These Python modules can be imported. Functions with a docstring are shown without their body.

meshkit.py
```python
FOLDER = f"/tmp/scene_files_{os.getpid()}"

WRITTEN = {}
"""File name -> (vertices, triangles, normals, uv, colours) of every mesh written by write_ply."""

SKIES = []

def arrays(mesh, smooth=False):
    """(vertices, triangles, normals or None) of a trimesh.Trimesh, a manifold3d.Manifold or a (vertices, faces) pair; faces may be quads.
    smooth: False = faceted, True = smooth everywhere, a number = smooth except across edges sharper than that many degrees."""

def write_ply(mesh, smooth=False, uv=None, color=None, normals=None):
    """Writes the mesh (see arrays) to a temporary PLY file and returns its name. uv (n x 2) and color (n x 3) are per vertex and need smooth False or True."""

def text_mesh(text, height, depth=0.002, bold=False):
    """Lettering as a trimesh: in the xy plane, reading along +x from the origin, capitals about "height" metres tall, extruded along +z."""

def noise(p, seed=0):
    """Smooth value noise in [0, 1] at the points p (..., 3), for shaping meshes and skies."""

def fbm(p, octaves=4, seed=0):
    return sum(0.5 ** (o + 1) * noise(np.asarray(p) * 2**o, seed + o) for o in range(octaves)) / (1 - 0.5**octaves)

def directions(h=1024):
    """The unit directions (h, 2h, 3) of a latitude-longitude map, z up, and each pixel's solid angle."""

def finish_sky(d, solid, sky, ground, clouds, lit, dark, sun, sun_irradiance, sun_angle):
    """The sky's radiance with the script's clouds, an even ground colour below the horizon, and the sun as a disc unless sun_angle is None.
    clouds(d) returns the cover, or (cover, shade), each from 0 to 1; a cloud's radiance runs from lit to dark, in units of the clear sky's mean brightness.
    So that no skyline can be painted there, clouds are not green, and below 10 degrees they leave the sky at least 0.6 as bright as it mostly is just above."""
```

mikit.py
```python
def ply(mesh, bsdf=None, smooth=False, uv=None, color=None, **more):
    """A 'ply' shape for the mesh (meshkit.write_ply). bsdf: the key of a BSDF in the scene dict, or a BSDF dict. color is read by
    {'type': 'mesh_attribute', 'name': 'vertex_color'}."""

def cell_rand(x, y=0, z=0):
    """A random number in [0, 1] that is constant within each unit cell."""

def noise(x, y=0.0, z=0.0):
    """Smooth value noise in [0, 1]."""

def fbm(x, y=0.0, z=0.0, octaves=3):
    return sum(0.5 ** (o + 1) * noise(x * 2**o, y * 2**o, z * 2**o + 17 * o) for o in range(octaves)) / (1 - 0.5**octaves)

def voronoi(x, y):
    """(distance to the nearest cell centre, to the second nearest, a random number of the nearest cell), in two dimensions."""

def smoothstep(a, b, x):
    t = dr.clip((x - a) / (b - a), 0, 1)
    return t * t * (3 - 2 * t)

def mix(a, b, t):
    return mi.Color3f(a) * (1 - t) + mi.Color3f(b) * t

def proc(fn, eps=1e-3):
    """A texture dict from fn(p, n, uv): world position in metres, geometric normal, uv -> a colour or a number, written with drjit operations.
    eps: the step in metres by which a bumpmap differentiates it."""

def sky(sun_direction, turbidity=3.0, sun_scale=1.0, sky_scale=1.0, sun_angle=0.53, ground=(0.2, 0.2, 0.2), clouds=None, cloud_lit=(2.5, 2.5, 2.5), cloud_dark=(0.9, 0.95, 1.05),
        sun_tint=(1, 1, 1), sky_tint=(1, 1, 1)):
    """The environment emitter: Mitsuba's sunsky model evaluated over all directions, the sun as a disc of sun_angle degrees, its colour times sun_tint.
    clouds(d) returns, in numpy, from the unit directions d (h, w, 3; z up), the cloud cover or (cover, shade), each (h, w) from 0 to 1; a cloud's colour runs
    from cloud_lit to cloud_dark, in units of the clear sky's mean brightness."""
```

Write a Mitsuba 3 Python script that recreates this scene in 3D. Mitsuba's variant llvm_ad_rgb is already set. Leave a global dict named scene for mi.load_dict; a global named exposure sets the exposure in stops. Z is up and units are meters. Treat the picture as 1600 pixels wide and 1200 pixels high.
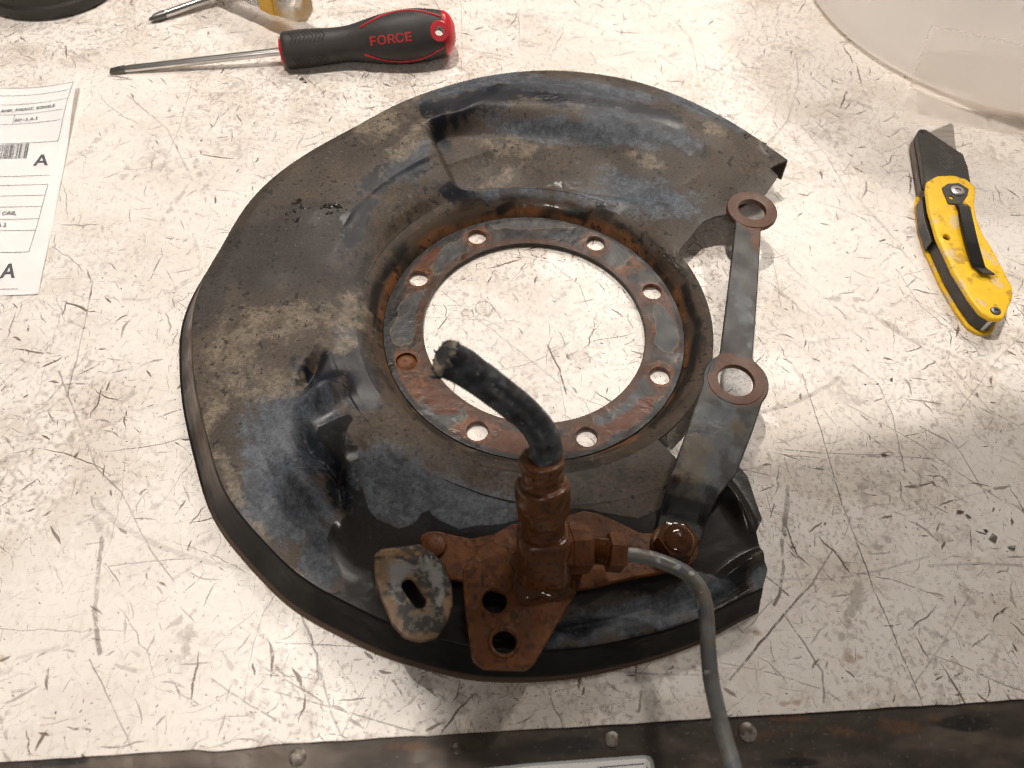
import math, random, numpy as np, trimesh, shapely, mapbox_earcut
import mitsuba as mi, drjit as dr, mikit, meshkit, manifold3d as m3
from shapely.geometry import Polygon, Point, LineString
from scipy.interpolate import CubicSpline, interp1d
from mikit import voronoi, proc, noise, fbm, cell_rand, smoothstep, mix

T = mi.ScalarTransform4f
scene, labels = {}, {}
rng = np.random.default_rng(7)

# ------------------------------------------------------------------ camera, lights, exposure
exposure = 1.12
scene['camera'] = {'type': 'thinlens', 'fov': 65.9954, 'fov_axis': 'x', 'near_clip': 0.01, 'far_clip': 50.0,
                   'aperture_radius': 0.0017, 'focus_distance': 0.50,
                   'to_world': T().look_at(origin=[-0.03392, -0.31024, 0.41713], target=[-0.01455, -0.04044, -0.00339], up=[-0.02482, 0.84193, 0.53902])}

def area_lamp(key, pos, aim, w, h, rgb):
    scene[key] = {'type': 'rectangle', 'to_world': T().look_at(origin=list(pos), target=list(aim), up=[0, 1, 0.01]) @ T().scale([w / 2, h / 2, 1]),
                  'emitter': {'type': 'area', 'radiance': {'type': 'rgb', 'value': list(rgb)}},
                  'bsdf': {'type': 'diffuse', 'reflectance': {'type': 'rgb', 'value': [.7, .7, .7]}}}

WARM = np.array([1.0, 0.925, 0.845])
LAMPS = [('unseen_main_lamp', (-0.32, 0.42, 2.0), (-0.05, 0.0, 0.0), 0.045, 0.045, 2300), ('unseen_lamp', (0.90, 1.25, 2.0), (0.0, 0.0, 0.0), 0.16, 0.16, 72),  # both unseen: main light from the left, weaker one from the right rear
         ('unseen_lamp_001', (0.42, 1.35, 1.35), (0.0, 0.0, 0.0), 0.60, 0.10, 26), ('unseen_lamp_002', (-0.35, -1.55, 1.75), (0.0, 0.0, 0.0), 0.30, 0.10, 26)]  # both unseen: glare on the ring, highlights on rim and bolt
for k_, pos_, aim_, w_, h_, v_ in LAMPS: area_lamp(k_ + '__panel', pos_, aim_, w_, h_, v_ * WARM)
scene['room_light'] = {'type': 'constant', 'radiance': {'type': 'rgb', 'value': list(0.050 * WARM)}}

# ------------------------------------------------------------------ helpers
def rgb(c): return {'type': 'rgb', 'value': [float(v) for v in c]}

def tex(c):
    if callable(c): return proc(c)
    if isinstance(c, (int, float)): return float(c)
    return rgb(c)

def mat(key, color, rough=0.5, metallic=0.0, spec=0.5, bump=None, eps=2e-4, **more):
    b = {'type': 'principled', 'base_color': tex(color), 'roughness': tex(rough), 'metallic': tex(metallic), 'specular': spec, **more}
    if bump is not None:
        b = {'type': 'bumpmap', 'tex': proc(bump, eps), 'scale': 1.0, 'inner': b}
    scene[key] = {'type': 'twosided', 'inner': b}

def number(key):
    if not any(k == key or k.startswith(key + '__') for k in scene): return key
    i = 1
    while any(k == f'{key}_{i:03d}' or k.startswith(f'{key}_{i:03d}__') for k in scene): i += 1
    return f'{key}_{i:03d}'

def add(name, mesh, bsdf, parent=None, smooth=35, label=None):
    key = number(f'{parent}__{name}' if parent else name)
    scene[key] = mikit.ply(mesh, bsdf, smooth=smooth)
    if label: labels[key] = {'label': label}
    return key

def thing(key, label, category, **more): labels[key] = {'label': label, 'category': category, **more}

def M2T(m):
    q = m.to_mesh(); return trimesh.Trimesh(q.vert_properties[:, :3], q.tri_verts, process=False)

def T2M(t):
    return m3.Manifold(m3.Mesh(np.asarray(t.vertices, np.float32), np.asarray(t.faces, np.uint32)))

def resample(pts, n, closed=False, k=1):
    p = np.asarray(pts, float)
    if closed: p = np.vstack([p, p[:1]])
    s = np.r_[0, np.cumsum(np.linalg.norm(np.diff(p, axis=0), axis=1))]
    t = np.linspace(0, s[-1], n, endpoint=not closed)
    if k == 3: return CubicSpline(s, p, bc_type='periodic' if closed else 'natural')(t)
    return np.stack([np.interp(t, s, p[:, i]) for i in range(p.shape[1])], 1)

def rounded(poly, r):
    return poly.buffer(-r, quad_segs=8).buffer(2 * r, quad_segs=8).buffer(-r, quad_segs=8)

def plate(poly, z0, z1, b=0.0006, step=0.003, bend=None, grid=None):
    """A plate with rounded upper edges from a shapely polygon; bend(v) moves its vertices."""
    if grid: b0 = b
    loops = []
    for ring, inner in [(poly.exterior, False)] + [(r, True) for r in poly.interiors]:
        p = np.asarray(ring.coords)[:-1]
        n = max(8, int(ring.length / step))
        p = resample(p, n, closed=True)
        a = 0.5 * np.sum(p[:, 0] * np.roll(p[:, 1], -1) - np.roll(p[:, 0], -1) * p[:, 1])
        if (a > 0) == inner: p = p[::-1]
        d = np.roll(p, -1, 0) - np.roll(p, 1, 0); d /= np.linalg.norm(d, axis=1, keepdims=True) + 1e-12
        loops.append((p, np.stack([-d[:, 1], d[:, 0]], 1)))       # normal into the material
    V, F, at0 = [], [], 0
    prof = [(b * .6, z0), (0, z0 + min(b, (z1 - z0) * .4)), (0, z1 - b), (.3 * b, z1 - .3 * b), (b, z1)]
    starts = []
    for p, nn in loops:
        n = len(p); st = at0
        for o, z in prof:
            V.append(np.c_[p + nn * o, np.full(n, z)])
        i = np.arange(n); j = (i + 1) % n
        for k in range(len(prof) - 1):
            a0, b0_ = st + k * n, st + (k + 1) * n
            F += [np.stack([a0 + i, a0 + j, b0_ + j], 1), np.stack([a0 + i, b0_ + j, b0_ + i], 1)]
        starts.append((st, n)); at0 += n * len(prof)
    for level, flip in ((len(prof) - 1, False), (0, True)):
        o = prof[level][0]
        flat = np.vstack([p + nn * o for p, nn in loops]); ends = np.cumsum([n for _, n in starts]).astype(np.uint32)
        tri = mapbox_earcut.triangulate_float64(flat, ends).reshape(-1, 3).astype(int)
        idx = np.concatenate([np.arange(n) + st + level * n for st, n in starts])
        tri = idx[tri]
        vv = np.vstack(V)
        cr = np.cross(vv[tri[:, 1]] - vv[tri[:, 0]], vv[tri[:, 2]] - vv[tri[:, 0]])[:, 2]
        tri = np.where(((cr < 0) != flip)[:, None], tri[:, ::-1], tri)
        F.append(tri)
    t = trimesh.Trimesh(np.vstack(V), np.vstack(F), process=False)
    if grid:
        v, f = trimesh.remesh.subdivide_to_size(t.vertices, t.faces, grid, max_iter=12)
        t = trimesh.Trimesh(v, f); t.merge_vertices()
    if bend is not None: t.vertices = bend(np.array(t.vertices))
    return t

def tube(path, radii, n=20, cap=True, spline=True, m=60, squash=None):
    p = np.asarray(path, float); radii = np.broadcast_to(radii, len(p)).astype(float)
    s = np.r_[0, np.cumsum(np.linalg.norm(np.diff(p, axis=0), axis=1))]
    if spline:
        t = np.linspace(0, s[-1], m); q = CubicSpline(s, p)(t); r = np.interp(t, s, radii)
    else: q, r = p, radii
    d = np.gradient(q, axis=0); d /= np.linalg.norm(d, axis=1, keepdims=True)
    u = np.cross(d[0], [0.3, 0.2, 1.0]); u /= np.linalg.norm(u); U = []
    for k in range(len(q)):
        u = u - d[k] * (u @ d[k]); u /= np.linalg.norm(u); U.append(u)
    U = np.array(U); W = np.cross(d, U); a = np.arange(n) * 2 * np.pi / n
    V = (q[:, None] + r[:, None, None] * (np.cos(a)[None, :, None] * U[:, None] + np.sin(a)[None, :, None] * W[:, None])).reshape(-1, 3)
    return gridded(V, len(q), n, cap)

def gridded(V, rows, n, cap=True):
    F = []; i = np.arange(n); j = (i + 1) % n
    for k in range(rows - 1):
        a, b = k * n, (k + 1) * n
        F += [np.stack([a + i, a + j, b + j], 1), np.stack([a + i, b + j, b + i], 1)]
    if cap:
        V = np.vstack([V, V[:n].mean(0), V[-n:].mean(0)]); c0, c1 = len(V) - 2, len(V) - 1
        F += [np.stack([j, i, np.full(n, c0)], 1), np.stack([(rows - 1) * n + i, (rows - 1) * n + j, np.full(n, c1)], 1)]
    return trimesh.Trimesh(V, np.vstack(F), process=False)

def lathe(profile, origin, axis, n=40, shape=None, roll=(0, 0, 1)):
    """profile rows (distance along the axis, radius); shape(angle, s) scales the radius."""
    d = np.asarray(axis, float); d /= np.linalg.norm(d)
    if abs(d @ np.asarray(roll, float)) > .99: roll = (1, 0, 0)
    u = np.asarray(roll, float) - d * (np.asarray(roll, float) @ d); u /= np.linalg.norm(u); w = np.cross(d, u)
    P = np.asarray(profile, float); a = np.arange(n) * 2 * np.pi / n
    k = np.ones((len(P), n)) if shape is None else np.array([[shape(x, s) for x in a] for s, _ in P])
    V = np.asarray(origin) + P[:, 0, None, None] * d + (P[:, 1, None] * k)[:, :, None] * (np.cos(a)[None, :, None] * u + np.sin(a)[None, :, None] * w)
    return gridded(V.reshape(-1, 3), len(P), n)

def box_between(a, b, w, h):
    """A square bar from a to b."""
    return tube([a, b], [w / 2 * 1.414] * 2, n=4, spline=False)

def cat(ms): return trimesh.util.concatenate(list(ms))

# ------------------------------------------------------------------ procedural pieces
def blob(x, y, items):
    """0..1+ field of soft ellipses (x, y, rx, ry, angle)."""
    m = mi.Float(-1.0)
    for cx, cy, rx, ry, a in items:
        c, s = math.cos(a), math.sin(a)
        dx, dy = x - cx, y - cy
        u, v = (dx * c + dy * s) / rx, (-dx * s + dy * c) / ry
        m = dr.maximum(m, 1 - dr.sqrt(u * u + v * v))
    return m

def inside(x, y, pts):
    """Signed distance to a polygon, positive inside."""
    d, sgn = mi.Float(1e9), mi.Float(1.0); n = len(pts)
    for i in range(n):
        (ax, ay), (bx, by) = pts[i], pts[i - 1]
        ex, ey = bx - ax, by - ay; wx, wy = x - ax, y - ay
        t = dr.clip((wx * ex + wy * ey) / (ex * ex + ey * ey), 0, 1)
        px_, py_ = wx - ex * t, wy - ey * t
        d = dr.minimum(d, px_ * px_ + py_ * py_)
        c1, c2, c3 = y >= ay, y < by, ex * wy > ey * wx
        sgn = dr.select((c1 & c2 & c3) | (~c1 & ~c2 & ~c3), -sgn, sgn)
    return -sgn * dr.sqrt(d)

def strokes(x, y, cell, lmax, wmax, dens, seed, curve=0.0, bias=None):
    """Random short strokes, one per cell: half length and half width in cells."""
    u, v = x / cell, y / cell; iu, iv = dr.floor(u), dr.floor(v); m = mi.Float(0.0)
    for a in (-1, 0, 1):
        for b in (-1, 0, 1):
            cx, cy = iu + a, iv + b
            r = [cell_rand(cx, cy, seed + k) for k in range(6)]
            dx, dy = u - cx - r[0], v - cy - r[1]
            ang = r[2] * 6.2832 if bias is None else bias + (r[2] - .5) * 1.5
            s, c = dr.sincos(ang)
            t = dx * c + dy * s; n = -dx * s + dy * c - curve * (r[3] - .5) * t * t
            L = lmax * (.22 + .78 * r[4])
            w = wmax * (.35 + .65 * r[3]) * dr.maximum(1 - dr.square(t / L), 0)
            on = dr.select(r[5] < dens, .35 + .65 * r[5] / dens, 0.0)
            m = dr.maximum(m, on * smoothstep(w, w * .35, dr.abs(n)) * dr.select(w > 1e-5, 1.0, 0.0))
    return m

def lines(x, y, segs, grow=1.0):
    """Long scratches: polylines (width, darkness, points)."""
    m = mi.Float(0.0)
    for w, k, pts in segs:
        d = mi.Float(1e9)
        for (ax, ay), (bx, by) in zip(pts[:-1], pts[1:]):
            ex, ey = bx - ax, by - ay; wx, wy = x - ax, y - ay
            t = dr.clip((wx * ex + wy * ey) / (ex * ex + ey * ey), 0, 1)
            d = dr.minimum(d, dr.square(wx - ex * t) + dr.square(wy - ey * t))
        m = dr.maximum(m, k * smoothstep(w, w * .4, dr.sqrt(d)))
    return m

# ------------------------------------------------------------------ materials: workbench
SCRATCH = [
    (.0005, .75, [(-0.2029,-0.0091), (-0.1828,-0.0476), (-0.1587,-0.0873), (-0.1311,-0.1237)]), (.0007, .45, [(-0.2942,-0.0415), (-0.2773,-0.0686), (-0.2536,-0.1064), (-0.2351,-0.122), (-0.2109,-0.1555), (-0.1945,-0.1723)]),
    (.0006, .55, [(-0.2938,0.03), (-0.2903,0.0034), (-0.2862,-0.0317), (-0.2837,-0.0597)]), (.0022, .28, [(-0.2498,-0.1262), (-0.2318,-0.1412), (-0.2082,-0.1526), (-0.1879,-0.1595), (-0.1718,-0.1628), (-0.1526,-0.1653)]),
    (.0004, .6, [(-0.2306,-0.1648), (-0.2111,-0.1617), (-0.1879,-0.1595)]), (.0016, .55, [(-0.2384,-0.1487), (-0.2348,-0.1702), (-0.2308,-0.1905), (-0.2231,-0.2098)]),
    (.0005, .6, [(-0.227,-0.213), (-0.215,-0.2281), (-0.203,-0.2441), (-0.1954,-0.254)]), (.0005, .8, [(-0.1396,-0.2259), (-0.1096,-0.2332), (-0.0775,-0.2417), (-0.0559,-0.2468)]),
    (.0006, .8, [(-0.1393,-0.2164), (-0.1235,-0.2242), (-0.1089,-0.232)]), (.0006, .6, [(-0.165,-0.2216), (-0.1473,-0.232), (-0.1303,-0.2407)]),
    (.0009, .6, [(-0.1254,-0.1891), (-0.1179,-0.2022), (-0.1116,-0.218), (-0.1027,-0.239), (-0.097,-0.2477)]), (.0004, .7, [(-0.1363,-0.2037), (-0.1068,-0.2046), (-0.0773,-0.2056)]),
    (.0004, .5, [(-0.1377,-0.1739), (-0.1452,-0.1894), (-0.1473,-0.2057), (-0.1477,-0.2214)]), (.0003, .45, [(-0.0527,-0.2123), (-0.05,-0.2266), (-0.0485,-0.2326)]),
    (.0007, .6, [(0.0116,-0.2129), (0.028,-0.215), (0.051,-0.2169), (0.0868,-0.2175)]), (.0009, .85, [(0.0971,-0.2196), (0.1151,-0.202), (0.134,-0.1839), (0.1514,-0.1677), (0.1663,-0.149)]),
    (.0005, .85, [(0.1732,-0.0272), (0.1769,-0.0745), (0.1781,-0.1132), (0.182,-0.1449), (0.1848,-0.1708), (0.19,-0.1985), (0.1951,-0.229)]), (.0005, .8, [(0.2222,-0.0356), (0.2252,-0.0595), (0.2231,-0.0822), (0.2226,-0.0988)]),
    (.0004, .7, [(0.1964,-0.0508), (0.2192,-0.0666), (0.2345,-0.0775), (0.2561,-0.0989), (0.2775,-0.1173)]), (.0004, .6, [(0.1912,-0.0557), (0.2102,-0.0781), (0.2316,-0.1016), (0.254,-0.1178)]),
    (.0005, .7, [(0.2568,-0.0679), (0.2641,-0.0987), (0.2684,-0.1154)]), (.0004, .7, [(0.2719,-0.014), (0.2807,-0.0339), (0.2893,-0.053), (0.3041,-0.0643)]),
    (.0006, .6, [(0.1509,-0.0849), (0.1762,-0.0869), (0.2157,-0.0877), (0.2431,-0.0892)]), (.0020, .35, [(0.1416,-0.0589), (0.1633,-0.0518), (0.1866,-0.0391), (0.1967,-0.0315)]),
    (.0018, .8, [(0.1485,-0.1097), (0.1443,-0.1261), (0.1383,-0.1457)]), (.0013, .85, [(0.1383,-0.1457), (0.1362,-0.1607), (0.1314,-0.1751), (0.1276,-0.1805)]),
    (.0010, .35, [(0.1302,-0.1662), (0.1626,-0.1657), (0.193,-0.1597), (0.2209,-0.1518)]), (.0012, .4, [(0.2194,-0.1571), (0.2496,-0.1551), (0.2752,-0.1562)]),
    (.0008, .6, [(0.1319,-0.1856), (0.1407,-0.2024), (0.1465,-0.2153), (0.1439,-0.2304)]), (.0007, .4, [(0.1897,-0.2244), (0.2134,-0.2015), (0.2411,-0.1699)]),
    (.0016, .4, [(0.2003,-0.1864), (0.2089,-0.1932), (0.2179,-0.1981)]), (.0005, .6, [(-0.0584,0.2864), (-0.0567,0.2691)]),
    (.0004, .55, [(-0.4187,0.241), (-0.4058,0.2635), (-0.3892,0.2766), (-0.3733,0.2846)]), (.0004, .6, [(0.1975,0.3311), (0.1814,0.3023), (0.1549,0.274)]), (.0012, .4, [(0.2361,0.3059), (0.2307,0.2701), (0.211,0.2194), (0.1934,0.1952)]),
    (.0004, .6, [(-0.017,0.0664), (0.0122,0.0593), (0.0316,0.0398), (0.0363,0.0204)]), (.0008, .8, [(0.0086,-0.0122), (0.0159,-0.032), (0.0194,-0.0488)]), (.0004, .5, [(-0.0624,0.0306), (-0.0147,-0.013), (0.0254,-0.0509), (0.0489,-0.0596)]),
    (.0004, .5, [(-0.074,0.0084), (-0.0317,0.0072), (-0.0147,-0.0027)]), (.0004, .55, [(0.2703,-0.0535), (0.3092,-0.0128), (0.3346,0.0091)]), (.0005, .6, [(0.2602,0.0633), (0.269,0.0289), (0.285,0.0075), (0.2995,-0.0027)]),
    (.0003, .6, [(0.2408,0.1193), (0.2668,0.0882), (0.2803,0.0522)]), (.0004, .6, [(0.1674,0.0902), (0.1921,0.0488), (0.2163,0.0159)]), (.0006, .4, [(0.1712,0.0718), (0.1715,0.048), (0.1695,0.0253)]),
    (.0004, .6, [(0.221,0.216), (0.2349,0.1824), (0.244,0.133)]), (.0003, .5, [(-0.3155,-0.0827), (-0.297,-0.0713), (-0.2823,-0.0315)]), (.0004, .5, [(-0.3075,-0.0847), (-0.2977,-0.0691), (-0.2933,-0.0654)]),
    (.0006, .35, [(-0.3261,-0.0518), (-0.3085,-0.0226), (-0.2898,0.0086)]), (.0006, .4, [(-0.0613,0.3709), (-0.0582,0.3135), (-0.0567,0.2865)]), (.0010, .35, [(-0.3198,0.2199), (-0.2814,0.1839), (-0.2502,0.1292)]),
    (.0004, .5, [(-0.2738,0.2387), (-0.2718,0.1845), (-0.2746,0.1348)]), (.0009, .4, [(0.126,0.3649), (0.145,0.3275), (0.1449,0.2821)]),
    (.0009, .75, [(0.1255,-0.1645), (0.1313,-0.1698), (0.1364,-0.1751)]), (.0006, .7, [(0.1518,-0.1659), (0.152,-0.1731)]), (.0004, .6, [(0.0934,-0.2111), (0.1178,-0.2156), (0.1431,-0.2233)]),
]
SMUDGE = [(-0.3717,0.2700,0.0298,0.0123,0.37), (-0.4174,0.2755,0.0153,0.0103,0.07), (-0.2339,0.1647,0.0345,0.0228,-0.60), (-0.1886,0.2523,0.0468,0.0212,0.06), (-0.2778,0.1483,0.0402,0.0139,-1.00), (0.2408,0.2093,0.0311,0.0233,-0.77), (0.2017,-0.0459,0.0227,0.0104,-0.65), (-0.2438,-0.1414,0.0234,0.0065,-0.48), (-0.1778,-0.2061,0.0193,0.0125,0.01), (0.1985,-0.1086,0.0234,0.0164,0.02), (0.2356,-0.1401,0.0202,0.0211,-0.38), (-0.1862,0.2360,0.0143,0.0072,-0.44), (-0.1597,0.2296,0.0102,0.0064,0.06), (-0.1167,-0.2272,0.0095,0.0206,0.01), (-0.2394,0.2745,0.0473,0.0121,0.30), (-0.2977,-0.0865,0.0146,0.0105,0.03), (0.3006,0.1221,0.0183,0.0421,-0.76), (0.1616,0.0837,0.0138,0.0076,-0.69), (0.1309,-0.0235,0.0085,0.0060,0.03)]
RUSTY = [(0.1144,-0.1960,0.0034,0.0020,0.01), (0.0434,-0.2214,0.0023,0.0012,0.01), (0.1250,-0.2305,0.0137,0.0024,0.17), (0.0174,0.0806,0.0023,0.0037,0.04), (0.1633,-0.2087,0.0054,0.0080,-0.56), (-0.0871,-0.1886,0.0067,0.0027,0.01), (-0.2707,-0.2134,0.0037,0.0031,0.01), (0.0781,-0.2128,0.0027,0.0019,0.01)]

RINGS = [(*[(-0.0336,0.0168)][0], .0060), (*[(-0.045,0.0126)][0], .0030), (*[(0.0287,-0.0227)][0], .0068), (*[(0.0034,0.0691)][0], .0055), (*[(0.1161,0.0756)][0], .0060)]
def bench_marks(x, y):
    wx = x + .0022 * (noise(x * 200, y * 200) - .5); wy = y + .0022 * (noise(x * 200, y * 200, 5.5) - .5)
    grime = smoothstep(.38, .66, fbm(x * 9, y * 9, 0, 4))
    c1, s1, c2, s2 = math.cos(.5), math.sin(.5), math.cos(1.1), math.sin(1.1)     # each layer's cells turned another way
    ax, ay, bx, by = wx * c1 - wy * s1, wx * s1 + wy * c1, wx * c2 - wy * s2, wx * s2 + wy * c2
    s = dr.maximum(.9 * strokes(wx, wy, .016, .50, .070, .80, 11, 1.2), 1.05 * strokes(ax, ay, .036, .42, .040, .70, 31, 1.5))
    s = dr.maximum(s, .60 * strokes(bx, by, .0080, .60, .055, .85, 51, .8))
    s = dr.maximum(s, .80 * strokes(ax + .003, ay, .055, .95, .0085, .95, 71, .6))
    s = dr.maximum(s, .50 * strokes(bx, by + .004, .022, .98, .014, .98, 171, .6))
    s = dr.maximum(s, .50 * strokes(ax - .01, ay, .013, .98, .020, .98, 371, .6))
    s = dr.maximum(s, .55 * strokes(bx, by, .11, .95, .0038, .95, 271, .3))
    s = dr.maximum(s, 1.1 * strokes(bx, by, .0060, .16, .11, .62, 91))
    rub = dr.maximum(strokes(wx, wy, .075, .70, .085, .75, 131, .8), .8 * strokes(bx, by, .040, .80, .10, .75, 151, .8))
    return s, grime, rub, wx, wy

def bench_color(p, n, uv):
    x, y = p.x, p.y
    s, grime, rub, wx, wy = bench_marks(x, y)
    brk = noise(x * 900, y * 900) * .5 + noise(x * 330, y * 330) * .5
    L = lines(wx * .35 + x * .65, wy * .35 + y * .65, SCRATCH) * smoothstep(.15, .55, brk + .12 * noise(x * 60, y * 60))
    f3 = fbm(x * 260, y * 260, 2, 3)
    sm = smoothstep(-.3, .9, blob(x, y, SMUDGE) + 1.7 * (fbm(x * 150, y * 150, 0, 4) - .5) - .25)
    sm = dr.maximum(sm * .75 * smoothstep(.35, .65, f3), .9 * rub * smoothstep(.40, .60, f3))
    fine = smoothstep(.50, .72, fbm(x * 460 + y * 120, y * 460 - x * 120, 3.3, 3)) * (.22 + .78 * grime)
    haze_ = fbm(x * 38 + 2 * f3, y * 38, 7, 4)
    c = mix((.83, .775, .72), (.63, .56, .49), .70 * smoothstep(.42, .68, haze_) * (.35 + .65 * grime) + .15 * noise(x * 55, y * 55))
    c = mix(c, (.36, .30, .25), .62 * fine)
    c = mix(c, (.27, .215, .175), .62 * sm)
    rings = mi.Float(0.0)
    for cx, cy, rr in RINGS: rings = dr.maximum(rings, smoothstep(.0011, .0003, dr.abs(dr.sqrt(dr.square(wx - cx) + dr.square(wy - cy)) - rr)) * .6 + .22 * smoothstep(rr, rr * .9, dr.sqrt(dr.square(wx - cx) + dr.square(wy - cy))))
    c = mix(c, (.25, .18, .13), rings * smoothstep(.25, .6, brk))
    s = s * smoothstep(.12, .42, brk) * (.70 + .55 * smoothstep(.30, .62, fbm(x * 16, y * 16, 12, 3)))
    c = mix(c, (.14, .095, .066), dr.clip(s * (1.12 + .35 * grime), 0, .95))
    c = mix(c, (.12, .085, .062), dr.clip(L * (.55 + .7 * noise(x * 45, y * 45, 8)), 0, 1))
    r = smoothstep(.1, .9, blob(wx, wy, RUSTY) + 1.6 * (fbm(x * 260, y * 260, 6, 4) - .5))
    return mix(c, (.30, .18, .10), .6 * r)

def bench_bump(p, n, uv):
    return .00008 * fbm(p.x * 160, p.y * 160, 0, 3)

mat('bench_paint', bench_color, lambda p, n, uv: .30 + .22 * noise(p.x * 60, p.y * 60), spec=.45, bump=bench_bump)

STRIP_RUST = [(0.1126,-0.2447,0.0197,0.0040,0.09), (0.1855,-0.2397,0.0203,0.0047,0.09), (0.1238,-0.2372,0.0164,0.0030,0.01), (-0.0643,-0.2517,0.0123,0.0028,0.01), (0.1548,-0.2444,0.0131,0.0041,0.01)]
STRIP_DARK = [(0.0103,-0.2512,0.0236,0.0045,0.05), (-0.2255,-0.2597,0.0175,0.0028,0.06), (0.1262,-0.2577,0.0191,0.0028,0.01), (0.0650,-0.2407,0.0064,0.0030,0.01), (0.2119,-0.2395,0.0266,0.0042,0.01)]
def strip_color(p, n, uv):
    x, y = p.x, p.y
    w = fbm(x * 60, y * 60, 1, 4)
    c = mix((.055, .042, .033), (.14, .108, .083), smoothstep(.33, .68, fbm(x * 25, y * 70, 0, 4)))
    c = mix(c, (.022, .019, .017), smoothstep(0, .5, blob(x, y, STRIP_DARK) + .9 * (w - .5)))
    c = mix(c, mix((.075, .040, .022), (.18, .080, .032), fbm(x * 400, y * 400, 5, 3)), .75 * smoothstep(.05, .75, blob(x, y, STRIP_RUST) + 2.2 * (fbm(x * 150, y * 190, 2, 4) - .5)))
    return .8 * mix(c, (.15, .125, .10), smoothstep(.88, .95, noise(x * 600, y * 600)) * .6)
mat('strip_metal', strip_color, lambda p, n, uv: .38 + .3 * noise(p.x * 120, p.y * 120), metallic=.25, spec=.5, bump=lambda p, n, uv: .0004 * fbm(p.x * 170, p.y * 170, 0, 4))
mat('tar', (.010, .009, .008), .18, spec=.6)
mat('bench_wood', lambda p, n, uv: mix((.05, .035, .026), (.016, .012, .010), fbm(p.x * 14, p.y * 90, p.z * 60, 4)), .7)
mat('screw_zinc', lambda p, n, uv: mix((.25, .225, .20), (.08, .06, .045), smoothstep(.35, .7, fbm(p.x * 300, p.y * 300, 0, 3))), .45, metallic=.4)

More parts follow.
